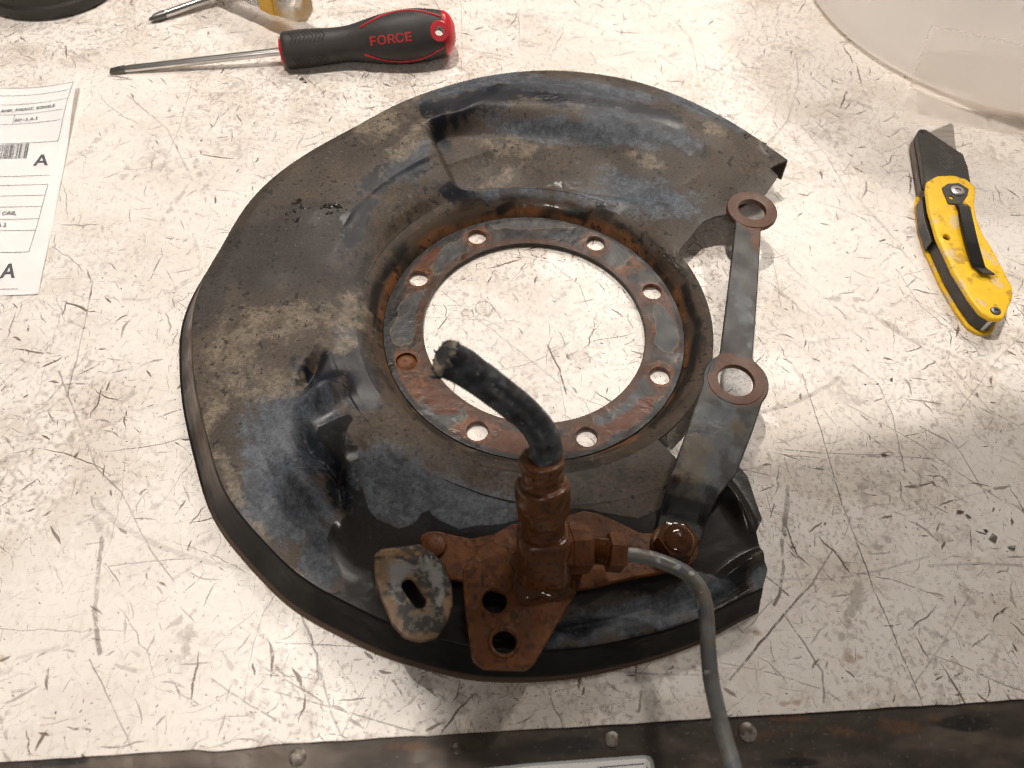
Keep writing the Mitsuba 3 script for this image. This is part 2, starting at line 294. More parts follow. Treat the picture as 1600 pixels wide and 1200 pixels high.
# ------------------------------------------------------------------ materials: dust shield
TAN = [(-0.1544,-0.0138,0.0488,0.0196,0.15), (-0.1802,-0.0434,0.0226,0.0356,0.03), (-0.1853,-0.0834,0.0074,0.0312,-0.17), (-0.1670,-0.1231,0.0052,0.0235,0.54), (-0.1457,-0.1540,0.0038,0.0182,0.78), (-0.1231,-0.1776,0.0031,0.0104,0.79), (-0.1143,-0.0023,0.0121,0.0246,0.48), (-0.1192,-0.0297,0.0155,0.0104,0.03), (-0.1547,-0.0608,0.0185,0.0132,0.03), (-0.0900,0.1366,0.0088,0.0403,-0.39), (0.0149,0.2334,0.0828,0.0088,0.06), (-0.0657,0.2157,0.0437,0.0086,0.53), (-0.0157,0.1564,0.0285,0.0097,-0.07), (0.1312,0.1644,0.0121,0.0096,-0.73), (-0.0273,0.1284,0.0235,0.0071,0.63), (-0.0939,0.1933,0.0338,0.0117,0.75), (0.0831,0.1388,0.0189,0.0068,-0.46), (-0.1148,0.1559,0.0230,0.0227,0.98)]  # tan dust; the thin strips down the left edge also paint its highlight
BROWN = [(-0.1014,-0.0409,0.0062,0.0311,-0.14), (-0.0853,-0.0785,0.0107,0.0204,0.74), (-0.0552,-0.1056,0.0311,0.0145,-0.51), (-0.0157,-0.1198,0.0389,0.0131,-0.09), (0.0417,-0.1126,0.0409,0.0173,0.17), (-0.0414,0.1412,0.0290,0.0240,0.05), (-0.0862,0.0823,0.0313,0.0205,0.92), (-0.1001,0.0409,0.0102,0.0368,-0.19), (0.1046,0.0270,0.0139,0.0343,0.35), (0.1041,-0.0248,0.0096,0.0335,-0.07), (0.1679,0.1330,0.0242,0.0129,0.65), (0.0514,0.0886,0.0530,0.0159,-0.32), (-0.0916,-0.0976,0.0108,0.0121,0.02), (-0.0627,0.1483,0.0122,0.0203,0.05), (0.0078,0.1417,0.0281,0.0149,-0.10)]
FILM_SHEEN = [(-0.1415,-0.0988,0.0269,0.0419,-0.07), (-0.1390,-0.1376,0.0289,0.0199,-0.51), (-0.1150,-0.1657,0.0102,0.0240,0.30), (-0.0573,-0.1340,0.0519,0.0175,-0.09), (-0.0863,-0.1174,0.0211,0.0176,0.02), (0.0359,-0.1950,0.0502,0.0106,0.18), (0.0800,-0.1812,0.0212,0.0095,0.35), (-0.0455,0.2061,0.0485,0.0100,0.47), (0.0291,0.2044,0.0742,0.0107,-0.16), (0.0735,0.1662,0.0527,0.0127,-0.42), (0.0070,0.1054,0.0546,0.0082,-0.03), (0.1147,-0.1739,0.0054,0.0135,0.02), (-0.0888,0.1200,0.0116,0.0239,-0.43), (0.0323,0.1640,0.0668,0.0085,-0.15), (0.0757,0.1087,0.0453,0.0190,-0.45), (-0.1343,-0.0734,0.0183,0.0128,0.03), (0.1324,0.1878,0.0397,0.0146,-0.61)]  # blue-grey film; patches round the top pocket also paint its highlights
BARE_DARK = [(-0.1304,-0.0534,0.0146,0.0244,-0.46), (-0.1045,-0.0593,0.0127,0.0263,0.24), (-0.1150,-0.0319,0.0100,0.0279,0.36), (-0.1215,-0.1024,0.0177,0.0236,0.02), (-0.1064,-0.1256,0.0104,0.0223,0.02), (-0.0641,0.1795,0.0169,0.0141,0.32), (-0.0732,0.1688,0.0080,0.0268,0.44), (-0.0304,0.1918,0.0672,0.0143,0.32), (0.0335,0.1910,0.0636,0.0134,-0.16), (0.0818,0.1775,0.0387,0.0131,-0.37), (-0.1025,-0.0219,0.0070,0.0284,0.03), (-0.1013,0.1065,0.0312,0.0100,0.85), (-0.1192,0.0629,0.0089,0.0323,-0.30), (-0.0518,0.1051,0.0271,0.0063,0.05), (-0.0882,0.1103,0.0203,0.0080,0.75), (0.0068,0.0978,0.0721,0.0050,-0.05)]  # bare black paint; left patches also darken the pressed hollows
DUSK = [(-0.2059,-0.0006,0.0157,0.0296,0.04), (-0.1724,0.0243,0.0530,0.0159,0.04), (-0.1439,0.0561,0.0423,0.0279,0.04), (-0.1719,0.0463,0.0456,0.0190,0.16), (-0.1151,0.0238,0.0170,0.0299,-0.29), (0.0763,0.1152,0.0318,0.0169,-0.33), (0.1082,0.1504,0.0241,0.0109,-0.59)]
WET = [(-0.0998,-0.1839), (-0.1041,-0.172), (-0.1101,-0.1628), (-0.1129,-0.1559), (-0.1094,-0.1468), (-0.1006,-0.1405), (-0.1017,-0.1301), (-0.0973,-0.1262), (-0.0926,-0.1388), (-0.088,-0.1443), (-0.0817,-0.1474), (-0.0754,-0.1498), (-0.0685,-0.1472), (-0.0648,-0.1405), (-0.0608,-0.1393), (-0.0544,-0.1447), (-0.043,-0.1488), (-0.0328,-0.1465), (-0.0157,-0.1432), (0.0016,-0.1407), (0.0191,-0.1351), (0.0538,-0.1396), (0.0685,-0.1333), (0.0812,-0.1156), (0.1011,-0.1031), (0.1511,-0.1121), (0.1361,-0.2017), (0.0436,-0.2555), (-0.0452,-0.2534), (-0.089,-0.2256), (-0.1336,-0.1925), (-0.147,-0.1696), (-0.1327,-0.1778), (-0.1123,-0.1864)]
POOL = [(-0.126,-0.0893), (-0.1096,-0.0813), (-0.1062,-0.0855), (-0.1092,-0.0972), (-0.109,-0.1021), (-0.1012,-0.1019), (-0.101,-0.1107), (-0.1073,-0.114), (-0.1187,-0.1043), (-0.1255,-0.0984)]
SPARK = [(0.0128,0.1913,0.0196,0.0075,-0.16), (0.0203,0.1222,0.0186,0.0078,0.05), (0.0527,0.1076,0.0182,0.0090,-0.32), (0.0878,0.0486,0.0175,0.0167,-0.66), (0.1702,0.1468,0.0078,0.0123,0.05), (-0.1597,0.0777,0.0060,0.0036,0.05), (-0.1377,0.0751,0.0060,0.0036,0.05), (0.1601,0.1588,0.0039,0.0042,0.05), (-0.0685,-0.1717,0.0100,0.0046,-0.34)]

def warp(x, y, a=.010, f=55, z=0.0):
    return x + a * (fbm(x * f, y * f, z, 3) - .5), y + a * (fbm(x * f, y * f, z + 7.7, 3) - .5)

def wetness(x, y):
    wx, wy = x + .003 * (fbm(x * 90, y * 90, 3., 3) - .5), y + .003 * (fbm(x * 90, y * 90, 9., 3) - .5)
    film = smoothstep(-.12, .10, blob(wx, wy, WETFILM) + .6 * (fbm(x * 140, y * 140, 4., 3) - .5))
    w = dr.maximum(smoothstep(-.0004, .0004, inside(wx, wy, WET)) * (1 - .9 * film), smoothstep(-.0004, .0004, inside(wx, wy, POOL)))
    return w
WETFILM = [(0.0360,-0.1940,0.0503,0.0113,0.18), (0.0798,-0.1829,0.0212,0.0107,0.35), (0.1147,-0.1739,0.0061,0.0148,0.02), (0.0098,-0.2017,0.0195,0.0068,0.18)]

def shield_color(p, n, uv):
    x, y = p.x, p.y
    wx, wy = warp(x, y)
    f1, f2 = fbm(x * 150, y * 150, 0, 4), fbm(x * 520, y * 520, 4, 3)
    ang = dr.atan2(y, x); r0 = dr.sqrt(x * x + y * y)
    streak = fbm(ang * 7 + .8 * f1, r0 * 330 + 2.5 * f1, 2, 3)
    k = .75 * (f1 - .5) + .45 * (f2 - .5)
    c = mix((.074, .0560, .0425), (.052, .0405, .0320), smoothstep(.3, .7, fbm(x * 40, y * 40, 6, 3)))
    c = mix(c, (.036, .0300, .0262), .85 * smoothstep(-.05, .30, blob(wx, wy, DUSK) + .45 * (f1 - .5) + .3 * (f2 - .5)))
    wx2, wy2 = warp(x, y, .018, 75, 3.3)
    b = smoothstep(-.05, .35, blob(wx2, wy2, BARE_DARK) + 1.2 * k)
    fm = smoothstep(-.15, .30, blob(wx, wy, FILM_SHEEN) + .8 * k + .5 * (streak - .5))
    br = smoothstep(-.05, .30, blob(wx, wy, BROWN) + .8 * k)
    c = mix(c, mix((.034, .025, .018), (.078, .055, .037), smoothstep(.3, .7, f1 * .5 + f2 * .5)), .85 * br)
    c = mix(c, (.0080, .0090, .0130), b)
    c = mix(c, mix((.022, .028, .038), (.105, .120, .140), smoothstep(.22, .78, f1 * .30 + streak * .36 + f2 * .34)), .9 * fm * (1 - .55 * b))
    tn = smoothstep(-.05, .65, blob(wx, wy, TAN) + 1.0 * k + .3 * (streak - .5))
    c = mix(c, mix((.086, .069, .051), (.200, .160, .115), smoothstep(.3, .75, f1 * .5 + f2 * .5)), .85 * tn)
    c = c * (.62 + .42 * noise(x * 1200, y * 1200) + .34 * noise(x * 2300, y * 2300))
    r = dr.sqrt(x * x + y * y)
    cone_c = mix((.020, .0155, .012), (.062, .043, .030), smoothstep(.25, .65, fbm(ang * 4 + f1, r * 260, 8, 4)))
    band = smoothstep(.0042, .0006, dr.abs(r - .0995 - .006 * (fbm(ang * 3, 0, 5, 3) - .5) - .002 * (f1 - .5))) * smoothstep(.36, .58, fbm(ang * 5, r * 60, 3, 4))
    cone_c = mix(cone_c, mix((.10, .040, .016), (.20, .085, .034), f2), .9 * band)
    cone_c = mix(cone_c, (.009, .008, .0075), .9 * smoothstep(.0035, .0010, dr.abs(r - .1035 - .008 * (fbm(ang * 3, 3, 5, 3) - .5))) * smoothstep(.42, .56, fbm(ang * 4, 7, 3, 3)))
    c = mix(c, cone_c, smoothstep(.1145, .1045, r + .012 * (f1 - .5)))
    c = mix(c, (.15, .14, .12), .40 * smoothstep(.86, .93, noise(x * 520 + .3 * y * 520, y * 520 - .3 * x * 520, 2)) * smoothstep(.5, .6, noise(x * 35, y * 35, 5)))
    spot = voronoi(x * 62, y * 62)
    sp = smoothstep(.075, .05, spot[0]) * dr.select(spot[2] > .62, 1.0, 0.0)
    c = mix(c, (.17, .16, .145), .45 * sp * fm)
    c = mix(c, (.010, .009, .008), .8 * smoothstep(.70, .78, fbm(x * 330, y * 330, 9, 3)) * (1 - .6 * fm))
    w = wetness(x, y)
    return mix(c, mi.Color3f(.012, .0115, .0115) + .10 * c, .93 * w)

def shield_rough(p, n, uv):
    x, y = p.x, p.y
    w = wetness(x, y)
    s = smoothstep(.0, .4, blob(x, y, SPARK) + .6 * (noise(x * 150, y * 150) - .5))
    r = dr.sqrt(x * x + y * y)
    bare = smoothstep(-.05, .35, blob(*warp(x, y, .018, 75, 3.3), BARE_DARK))
    base = .48 + .22 * noise(x * 60, y * 60) - .20 * bare - .25 * smoothstep(.115, .10, r)
    return dr.lerp(dr.lerp(base, .22, s), .13 + .12 * noise(x * 30, y * 30), w)

def shield_bump(p, n, uv):
    x, y = p.x, p.y
    s = smoothstep(.0, .5, blob(x, y, SPARK) + .6 * (noise(x * 150, y * 150) - .5))
    w = wetness(x, y)
    return .00006 * fbm(x * 700, y * 700, 0, 3) * (1 - .8 * w) + .0005 * s * noise(x * 1000, y * 1000, 3) + .0003 * fbm(x * 90, y * 90, 5, 3) * (1 - .5 * w)

mat('shield_paint', shield_color, shield_rough, spec=.34, bump=shield_bump)

def rim_color(p, n, uv):
    x, y = p.x, p.y
    f1 = fbm(x * 120, y * 120, p.z * 200, 4)
    c = mix((.075, .046, .029), (.036, .024, .016), smoothstep(.30, .68, f1))
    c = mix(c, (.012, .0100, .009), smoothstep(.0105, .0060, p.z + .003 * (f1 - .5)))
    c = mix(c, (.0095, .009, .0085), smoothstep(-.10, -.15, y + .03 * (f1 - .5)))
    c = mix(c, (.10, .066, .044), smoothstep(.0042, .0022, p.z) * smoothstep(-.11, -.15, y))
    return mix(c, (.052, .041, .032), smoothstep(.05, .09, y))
mat('rim_paint', rim_color, lambda p, n, uv: .24 + .3 * noise(p.x * 80, p.y * 80), spec=.14, bump=lambda p, n, uv: .0004 * fbm(p.x * 150, p.y * 150, p.z * 300, 3))

HOLES = [(-0.0407,0.0796), (0.0456,0.0769), (0.0806,0.0324), (0.0779,-0.0357), (0.0301,-0.0819), (-0.036,-0.0797), (-0.0797,-0.0296), (-0.078,0.0376)]
HOLES = [tuple(np.array(h) / np.linalg.norm(h) * .087) for h in HOLES]
GREYS = [(-0.0527,0.0619,0.0228,0.0084,0.79), (-0.0821,0.0077,0.0067,0.0256,-0.07), (0.0036,0.0949,0.0418,0.0087,0.04), (0.0656,-0.0428,0.0164,0.0185,0.91), (0.0541,-0.0618,0.0274,0.0113,0.75), (0.0867,0.0030,0.0086,0.0206,0.03), (-0.0577,-0.0649,0.0108,0.0143,0.81), (0.0594,0.0666,0.0121,0.0172,-0.65), (-0.0853,-0.0055,0.0074,0.0132,0.03)]
REDS = [(-0.0581,-0.0558,0.0143,0.0109,-0.74), (-0.0187,-0.0860,0.0171,0.0102,-0.27), (0.0860,-0.0422,0.0078,0.0178,0.32), (0.0555,-0.0686,0.0358,0.0057,0.66), (-0.0724,0.0582,0.0132,0.0072,0.89), (0.0934,0.0248,0.0064,0.0233,0.25), (-0.0303,-0.0731,0.0159,0.0060,-0.56), (0.0234,-0.0849,0.0121,0.0058,0.40)]
def ring_color(p, n, uv):
    x, y = p.x, p.y
    wx, wy = warp(x, y, .008, 90)
    r = dr.sqrt(x * x + y * y)
    f1, f2 = fbm(x * 120, y * 120, 1, 4), fbm(x * 600, y * 600, 4, 3)
    brush = fbm((x * .94 + y * .34) * 900, (y * .94 - x * .34) * 60, 2, 3)
    rust = mix((.036, .015, .007), (.150, .050, .014), smoothstep(.3, .72, f2 * .5 + f1 * .5))
    dark = mix((.008, .008, .010), (.036, .029, .023), smoothstep(.35, .65, f1))
    grey = mix((.026, .026, .027), (.090, .084, .076), brush * (.4 + .6 * f1))
    hd = mi.Float(1e9)
    for hx, hy in HOLES: hd = dr.minimum(hd, dr.square(x - hx) + dr.square(y - hy))
    hd = dr.sqrt(hd)
    c = mix(rust, dark, smoothstep(.38, .47, fbm(wx * 42, wy * 42, 3, 3)))
    g = smoothstep(0, .12, blob(wx, wy, GREYS) + .5 * (f1 - .5))
    rim = smoothstep(.0, .10, blob(wx, wy, GREYS) + .5 * (f1 - .5) + .10)
    c = mix(c, (.135, .098, .062), .7 * rim * (1 - g))
    c = mix(c, mix(grey, (.045, .045, .048), smoothstep(.45, .65, fbm(x * 70, y * 70, 9, 3))), g)
    c = mix(c, mix((.050, .014, .005), (.095, .029, .009), f2), smoothstep(0, .15, blob(wx, wy, REDS) + .5 * (f1 - .5)))
    c = mix(c, rust, smoothstep(.0125, .0085, hd + .012 * (f1 - .5)))
    c = mix(c, mix((.080, .028, .011), (.030, .016, .010), f2), smoothstep(.0790, .0755, r + .006 * (f1 - .5)))
    c = mix(c, (.012, .010, .009), smoothstep(.0935, .0960, r + .004 * (f1 - .5)))
    return mix(c, (.018, .013, .010), smoothstep(.0735, .0728, r))
mat('ring_metal', ring_color, lambda p, n, uv: .18 + .45 * fbm(p.x * 90, p.y * 90, 3, 3), metallic=.10, spec=.36,
    bump=lambda p, n, uv: .0005 * fbm(p.x * 260, p.y * 260, 2, 4) + .00005 * noise(p.x * 1500, p.y * 1500))

ARM_RUST = [(0.1483,0.0815,0.0224,0.0248,0.05), (0.1158,-0.0587,0.0199,0.0188,0.03), (0.1490,0.0499,0.0087,0.0112,0.04)]
ARM_TAN = [(0.0801,-0.1128,0.0069,0.0274,-0.28), (0.0869,-0.1007,0.0094,0.0119,0.02), (0.0755,-0.1357,0.0132,0.0076,-0.37), (0.1102,-0.0899,0.0051,0.0082,0.03), (0.0841,-0.1224,0.0068,0.0154,-0.17)]
ARM_BLUE = [(0.0941,-0.1005,0.0181,0.0158,0.02), (0.0879,-0.1204,0.0141,0.0173,0.02), (0.1275,-0.0046,0.0065,0.0293,0.04), (0.1001,-0.0839,0.0148,0.0124,0.03)]
def arm_color(p, n, uv):
    x, y = p.x, p.y
    wx, wy = warp(x, y, .006, 120)
    f1, f2 = fbm(x * 150, y * 150, 3, 4), fbm(x * 600, y * 600, 1, 3)
    c = mix((.026, .024, .024), (.060, .055, .052), smoothstep(.3, .7, fbm(x * 60, y * 60, 1, 4)))
    c = mix(c, mix((.035, .042, .052), (.115, .122, .125), f1), smoothstep(0, .45, blob(wx, wy, ARM_BLUE) + 1.2 * (f1 - .5)))
    c = mix(c, mix((.11, .075, .04), (.15, .115, .07), f2), .75 * smoothstep(.0, .7, blob(wx, wy, ARM_TAN) + 1.1 * (f1 - .5) + .9 * (f2 - .5)))
    c = mix(c, mix((.060, .025, .014), (.130, .056, .028), f2 * .5 + f1 * .5), smoothstep(.02, .20, blob(wx, wy, ARM_RUST) + .35 * (f1 - .5)))
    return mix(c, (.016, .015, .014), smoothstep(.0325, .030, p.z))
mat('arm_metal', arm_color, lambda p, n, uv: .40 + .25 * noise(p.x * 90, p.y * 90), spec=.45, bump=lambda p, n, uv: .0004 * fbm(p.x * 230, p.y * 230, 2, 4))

def rust_color(p, n, uv):
    f1, f2 = fbm(p.x * 90, p.y * 90, p.z * 90, 4), fbm(p.x * 420, p.y * 420, p.z * 420, 3)
    c = mix((.098, .0315, .0080), (.150, .052, .0140), smoothstep(.3, .7, f1))
    c = mix(c, (.045, .018, .008), .7 * smoothstep(.50, .72, f2))
    c = mix(c, (.165, .066, .020), .35 * smoothstep(.58, .72, fbm(p.x * 60, p.y * 60 + 9, p.z * 60, 4)))
    return mix(c, (.020, .012, .009), .75 * smoothstep(.70, .80, fbm(p.x * 260, p.y * 120, p.z * 200, 3)))
def rust_bump(p, n, uv): return .00022 * fbm(p.x * 300, p.y * 300, p.z * 300, 4) - .0003 * smoothstep(.60, .75, fbm(p.x * 500, p.y * 500, p.z * 500, 3))
mat('oily_rust', rust_color, lambda p, n, uv: .34 + .26 * fbm(p.x * 70, p.y * 70, p.z * 70, 3), spec=.5, bump=rust_bump)
scene['oily_rust']['inner']['inner']['specular'] = .28
mat('wet_rust', lambda p, n, uv: .62 * rust_color(p, n, uv), .09, spec=.6, bump=lambda p, n, uv: .0004 * fbm(p.x * 130, p.y * 130, p.z * 130, 3))
mat('fitting_rust', lambda p, n, uv: .92 * rust_color(p, n, uv), lambda p, n, uv: .16 + .22 * noise(p.x * 90, p.y * 90, p.z * 90), spec=.55, bump=lambda p, n, uv: .0007 * fbm(p.x * 150, p.y * 150, p.z * 150, 3))

TAB_PALE = [(-0.0713,-0.1813,0.0080,0.0159,0.29), (-0.0543,-0.1794,0.0050,0.0128,0.65), (-0.0763,-0.1782,0.0050,0.0045,0.02), (-0.0507,-0.1890,0.0031,0.0093,0.01)]
TAB_RUST = [(-0.0723,-0.1683,0.0190,0.0079,0.09), (-0.0810,-0.1815,0.0056,0.0188,0.02), (-0.0744,-0.2001,0.0053,0.0154,0.56), (-0.0601,-0.2119,0.0179,0.0047,0.01), (-0.0473,-0.1967,0.0037,0.0121,0.01), (-0.0637,-0.1892,0.0067,0.0120,0.47)]
def tab_color(p, n, uv):
    x, y = p.x, p.y
    f1, f2 = fbm(x * 180, y * 180, 1, 4), fbm(x * 420, y * 420, 6, 3)
    c = mix((.034, .031, .029), (.110, .094, .074), smoothstep(.54, .62, f2))
    c = mix(c, (.26, .25, .24), .85 * smoothstep(.05, .60, blob(x, y, TAB_PALE) + 1.1 * (f1 - .5) + .8 * (f2 - .5)))
    return mix(c, mix((.13, .066, .028), (.24, .15, .078), f2), .85 * smoothstep(.05, .60, blob(x, y, TAB_RUST) + .9 * (f1 - .5) + 1.0 * (f2 - .5)))
mat('tab_zinc', tab_color, .45, metallic=.15, bump=lambda p, n, uv: .0003 * fbm(p.x * 300, p.y * 300, 2, 3))

def hose_color(p, n, uv):
    f = fbm(p.x * 160, p.y * 160, p.z * 160, 4)
    c = mix((.013, .0145, .0175), (.060, .068, .078), smoothstep(.35, .7, f))
    return mix(c, (.16, .15, .14), .8 * smoothstep(.80, .88, noise(p.x * 450, p.y * 450, p.z * 450)))
mat('hose_rubber', hose_color, lambda p, n, uv: .32 + .3 * noise(p.x * 150, p.y * 150, p.z * 150), spec=.5, bump=lambda p, n, uv: .0004 * fbm(p.x * 350, p.y * 350, p.z * 350, 3))
mat('hose_cord', lambda p, n, uv: mix((.48, .41, .33), (.16, .12, .09), fbm(p.x * 500, p.y * 500, p.z * 500, 3)), .8, bump=lambda p, n, uv: .0010 * noise(p.x * 900, p.y * 900, p.z * 900))
def pipe_color(p, n, uv):
    f1, f2 = fbm(p.x * 110, p.y * 110, p.z * 110, 4), fbm(p.x * 400, p.y * 400, p.z * 400, 3)
    c = mix((.105, .110, .106), (.18, .178, .168), f2)
    c = mix(c, (.13, .105, .072), .8 * smoothstep(.45, .6, f1))
    c = mix(c, (.075, .085, .11), .7 * smoothstep(.50, .62, fbm(p.x * 45, p.y * 45, 7, 3)))
    return mix(c, (.42, .40, .36), .8 * smoothstep(.72, .80, noise(p.x * 330, p.y * 330, p.z * 330)) * smoothstep(.45, .55, noise(p.x * 50, p.y * 50, 3)))
mat('pipe_coat', pipe_color, lambda p, n, uv: .30 + .3 * noise(p.x * 120, p.y * 120), spec=.5, bump=lambda p, n, uv: .0002 * fbm(p.x * 400, p.y * 400, p.z * 400, 3))

# ------------------------------------------------------------------ materials: tools and the rest
mat('black_grip', lambda p, n, uv: mix((.030, .027, .026), (.048, .043, .041), fbm(p.x * 70, p.y * 70, p.z * 70, 3)), .52, spec=.35, bump=lambda p, n, uv: .00006 * noise(p.x * 1500, p.y * 1500, p.z * 1500))
mat('rib_black', (.016, .014, .014), .6)
mat('red_plastic', (.52, .018, .028), .30, spec=.5)
mat('red_print', (.42, .025, .022), .5)
mat('chrome', lambda p, n, uv: mix((.72, .71, .69), (.52, .50, .48), fbm(p.x * 200, p.y * 200, p.z * 200, 3)), .22, metallic=1.0)
mat('dark_steel', (.17, .16, .155), .38, metallic=.8)
mat('yellow_plastic', (.80, .44, .01), .35)
scene['clear_plastic'] = {'type': 'roughdielectric', 'int_ior': 1.46, 'alpha': 0.16, 'distribution': 'ggx'}
KNIFE_WEAR = [(0.2883,0.0930,0.0033,0.0044,0.04), (0.2897,0.0626,0.0057,0.0096,0.50), (0.2898,0.0339,0.0044,0.0118,0.49), (0.3040,0.0937,0.0096,0.0087,0.04), (0.2973,0.0203,0.0057,0.0035,-0.99), (0.3165,0.0608,0.0046,0.0095,0.49), (0.3155,0.0376,0.0045,0.0089,0.04)]
def yellow_color(p, n, uv):
    x, y = p.x, p.y
    f = fbm(x * 260, y * 260, 1, 4)
    c = mix((.86, .53, .012), (.77, .45, .012), f)
    c = mix(c, (.40, .21, .02), .7 * smoothstep(.60, .72, fbm(x * 140, y * 140, 5, 4)))
    return mix(c, (.62, .47, .26), .8 * smoothstep(.25, .5, blob(x, y, KNIFE_WEAR) + 1.3 * (f - .5)))
mat('knife_yellow', yellow_color, .40, spec=.5, bump=lambda p, n, uv: .0001 * fbm(p.x * 400, p.y * 400, 0, 3))
mat('knife_black', lambda p, n, uv: mix((.026, .024, .023), (.05, .046, .043), fbm(p.x * 200, p.y * 200, p.z * 200, 3)), .42)
mat('knife_gloss', (.014, .013, .013), .2)
mat('knife_holder', lambda p, n, uv: mix((.042, .040, .040), (.075, .070, .068), fbm(p.x * 150, p.y * 500, p.z * 200, 3)), .40, metallic=.35)
mat('holder_side', lambda p, n, uv: mix((.22, .18, .15), (.09, .07, .055), fbm(p.x * 150, p.y * 150, p.z * 500, 3)), .5, metallic=.2)
mat('blade_steel', lambda p, n, uv: mix((.40, .38, .36), (.55, .53, .50), noise(p.x * 60, p.y * 900)), .42, metallic=.9)
mat('etching', (.12, .11, .105), .5)
mat('screw_steel', (.50, .48, .46), .32, metallic=.9)
mat('paper', lambda p, n, uv: mix((.86, .85, .83), (.80, .79, .77), noise(p.x * 60, p.y * 60)), .55, spec=.3)
mat('ink', (.10, .095, .105), .6)
mat('ink_grey', (.34, .33, .33), .6)
mat('card_grey', (.42, .43, .43), .5)
scene['tub_plastic'] = {'type': 'principledthin', 'base_color': rgb((.97, .95, .93)), 'roughness': .4, 'diff_trans': 1.15, 'spec_trans': 0.0}
mat('core_plastic', (.8, .78, .75), .4)
mat('black_plastic', lambda p, n, uv: mix((.020, .018, .016), (.038, .033, .028), fbm(p.x * 80, p.y * 80, p.z * 80, 3)), .45)
scene['film_plastic'] = {'type': 'blendbsdf', 'weight': 0.28, 'a': {'type': 'thindielectric', 'int_ior': 1.2},
                         'b': {'type': 'principledthin', 'base_color': rgb((.90, .86, .82)), 'roughness': .5, 'diff_trans': 1.1, 'spec_trans': 0.0}}
mat('chip_dark', lambda p, n, uv: mix((.05, .04, .033), (.16, .13, .10), noise(p.x * 500, p.y * 500)), .4)

# ------------------------------------------------------------------ workbench
EDGE = np.array([(-0.5001,-0.2758), (-0.2549,-0.2598), (-0.1376,-0.2525), (-0.0147,-0.2448), (0.1141,-0.2367), (0.2493,-0.2279), (0.5806,-0.2058)])
e0, e1 = EDGE[1], EDGE[5]; ed = (e1 - e0) / np.linalg.norm(e1 - e0); en = np.array([-ed[1], ed[0]])
def along(s, off): return e0 + ed * s + en * off
ss = np.arange(-1.2, 1.8, .004)
jag = .0005 * (meshkit.fbm(np.c_[ss * 60, 0 * ss, 0 * ss], 3) - .5) * 2 - .002 * np.clip(meshkit.fbm(np.c_[ss * 30, 0 * ss + 4, 0 * ss], 3) - .70, 0, 1) * 2.5
front = np.array([along(s, -.0 + j) for s, j in zip(ss, jag)])
sheet = Polygon(np.vstack([front, along(1.8, 1.6), along(-1.2, 1.6)]))
add('top_sheet', plate(sheet, -.0012, 0, b=.0004, step=.002), 'bench_paint', 'workbench', smooth=30)
SW = .0375
strip = Polygon([along(-1.2, -SW), along(1.8, -SW), along(1.8, .010), along(-1.2, .010)])
add('edge_strip', plate(strip, -.008, -.0014, b=.0012, step=.01), 'strip_metal', 'workbench', smooth=40, label='dark rusty steel edge strip')
under = Polygon([along(-1.2, -SW + .004), along(1.8, -SW + .004), along(1.8, 1.6), along(-1.2, 1.6)])
add('frame', plate(under, -.06, -.0085, b=.002, step=.02), 'bench_wood', 'workbench')
ledge = Polygon([along(-1.2, -.22), along(1.8, -.22), along(1.8, -.02), along(-1.2, -.02)])
add('front_ledge', plate(ledge, -.075, -.0605, b=.002, step=.02), 'bench_wood', 'workbench')
for (sx, sy), r in zip([(-0.1175,-0.2543), (-0.0408,-0.2502), (0.0348,-0.2456), (0.1028,-0.2419)], (.0042, .0030, .0038, .0048)):
    prof = [(-.002, r), (0, r), (.0007, r * .96), (.0011, r * .75), (.0013, r * .3), (.0013, 1e-5)]
    add('screw_head', lathe(prof, (sx, sy - .0025, -.0014), (0, 0, 1), 24), 'screw_zinc', 'workbench')
labels['workbench'] = {'label': 'scratched white painted workbench top with dark steel edge strip', 'category': 'workbench', 'kind': 'structure'}

# ------------------------------------------------------------------ dust shield: plate with cone, skirt and pressed features
TOPE = np.array([(0.1834,0.1339,0.034), (0.1714,0.1482,0.034), (0.1512,0.1704,0.034), (0.1295,0.1889,0.034), (0.102,0.2069,0.034), (0.0732,0.219,0.034), (0.0436,0.2251,0.034), (0.0161,0.2265,0.034), (-0.0163,0.222,0.034), (-0.0457,0.2123,0.034), (-0.0743,0.1976,0.034), (-0.1016,0.1789,0.034), (-0.1273,0.1546,0.034), (-0.152,0.132,0.033), (-0.1718,0.1123,0.031), (-0.1858,0.0937,0.029), (-0.1962,0.0722,0.027), (-0.2051,0.0394,0.025), (-0.2114,0.0139,0.023), (-0.2125,-0.0084,0.022), (-0.209,-0.0303,0.022), (-0.2033,-0.0533,0.022), (-0.196,-0.0739,0.022), (-0.1833,-0.1039,0.022), (-0.1707,-0.1289,0.022), (-0.158,-0.1445,0.022), (-0.142,-0.1602,0.022), (-0.1219,-0.1766,0.022), (-0.0977,-0.1891,0.021), (-0.0776,-0.1978,0.02), (-0.0588,-0.2036,0.019), (-0.0346,-0.2087,0.018), (-0.0092,-0.2103,0.018), (0.0157,-0.209,0.018), (0.0407,-0.2047,0.018), (0.063,-0.1993,0.018), (0.0833,-0.1922,0.019), (0.1009,-0.184,0.02), (0.115,-0.178,0.021)])
INN_A = np.arctan2(*np.array([(0.1038,0.0601)])[0][::-1]); INN_B = np.arctan2(*np.array([(0.0719,-0.0927)])[0][::-1])
NT, NS = 460, 90
RI, ZI = .1135, .0175
tt = np.linspace(0, 1, NT)
ai = INN_A + (INN_B + 2 * np.pi - INN_A) * tt
I = np.c_[RI * np.cos(ai), RI * np.sin(ai), np.full(NT, ZI)]
O = resample(TOPE, NT, k=3)
angO = np.unwrap(np.arctan2(O[:, 1], O[:, 0]))
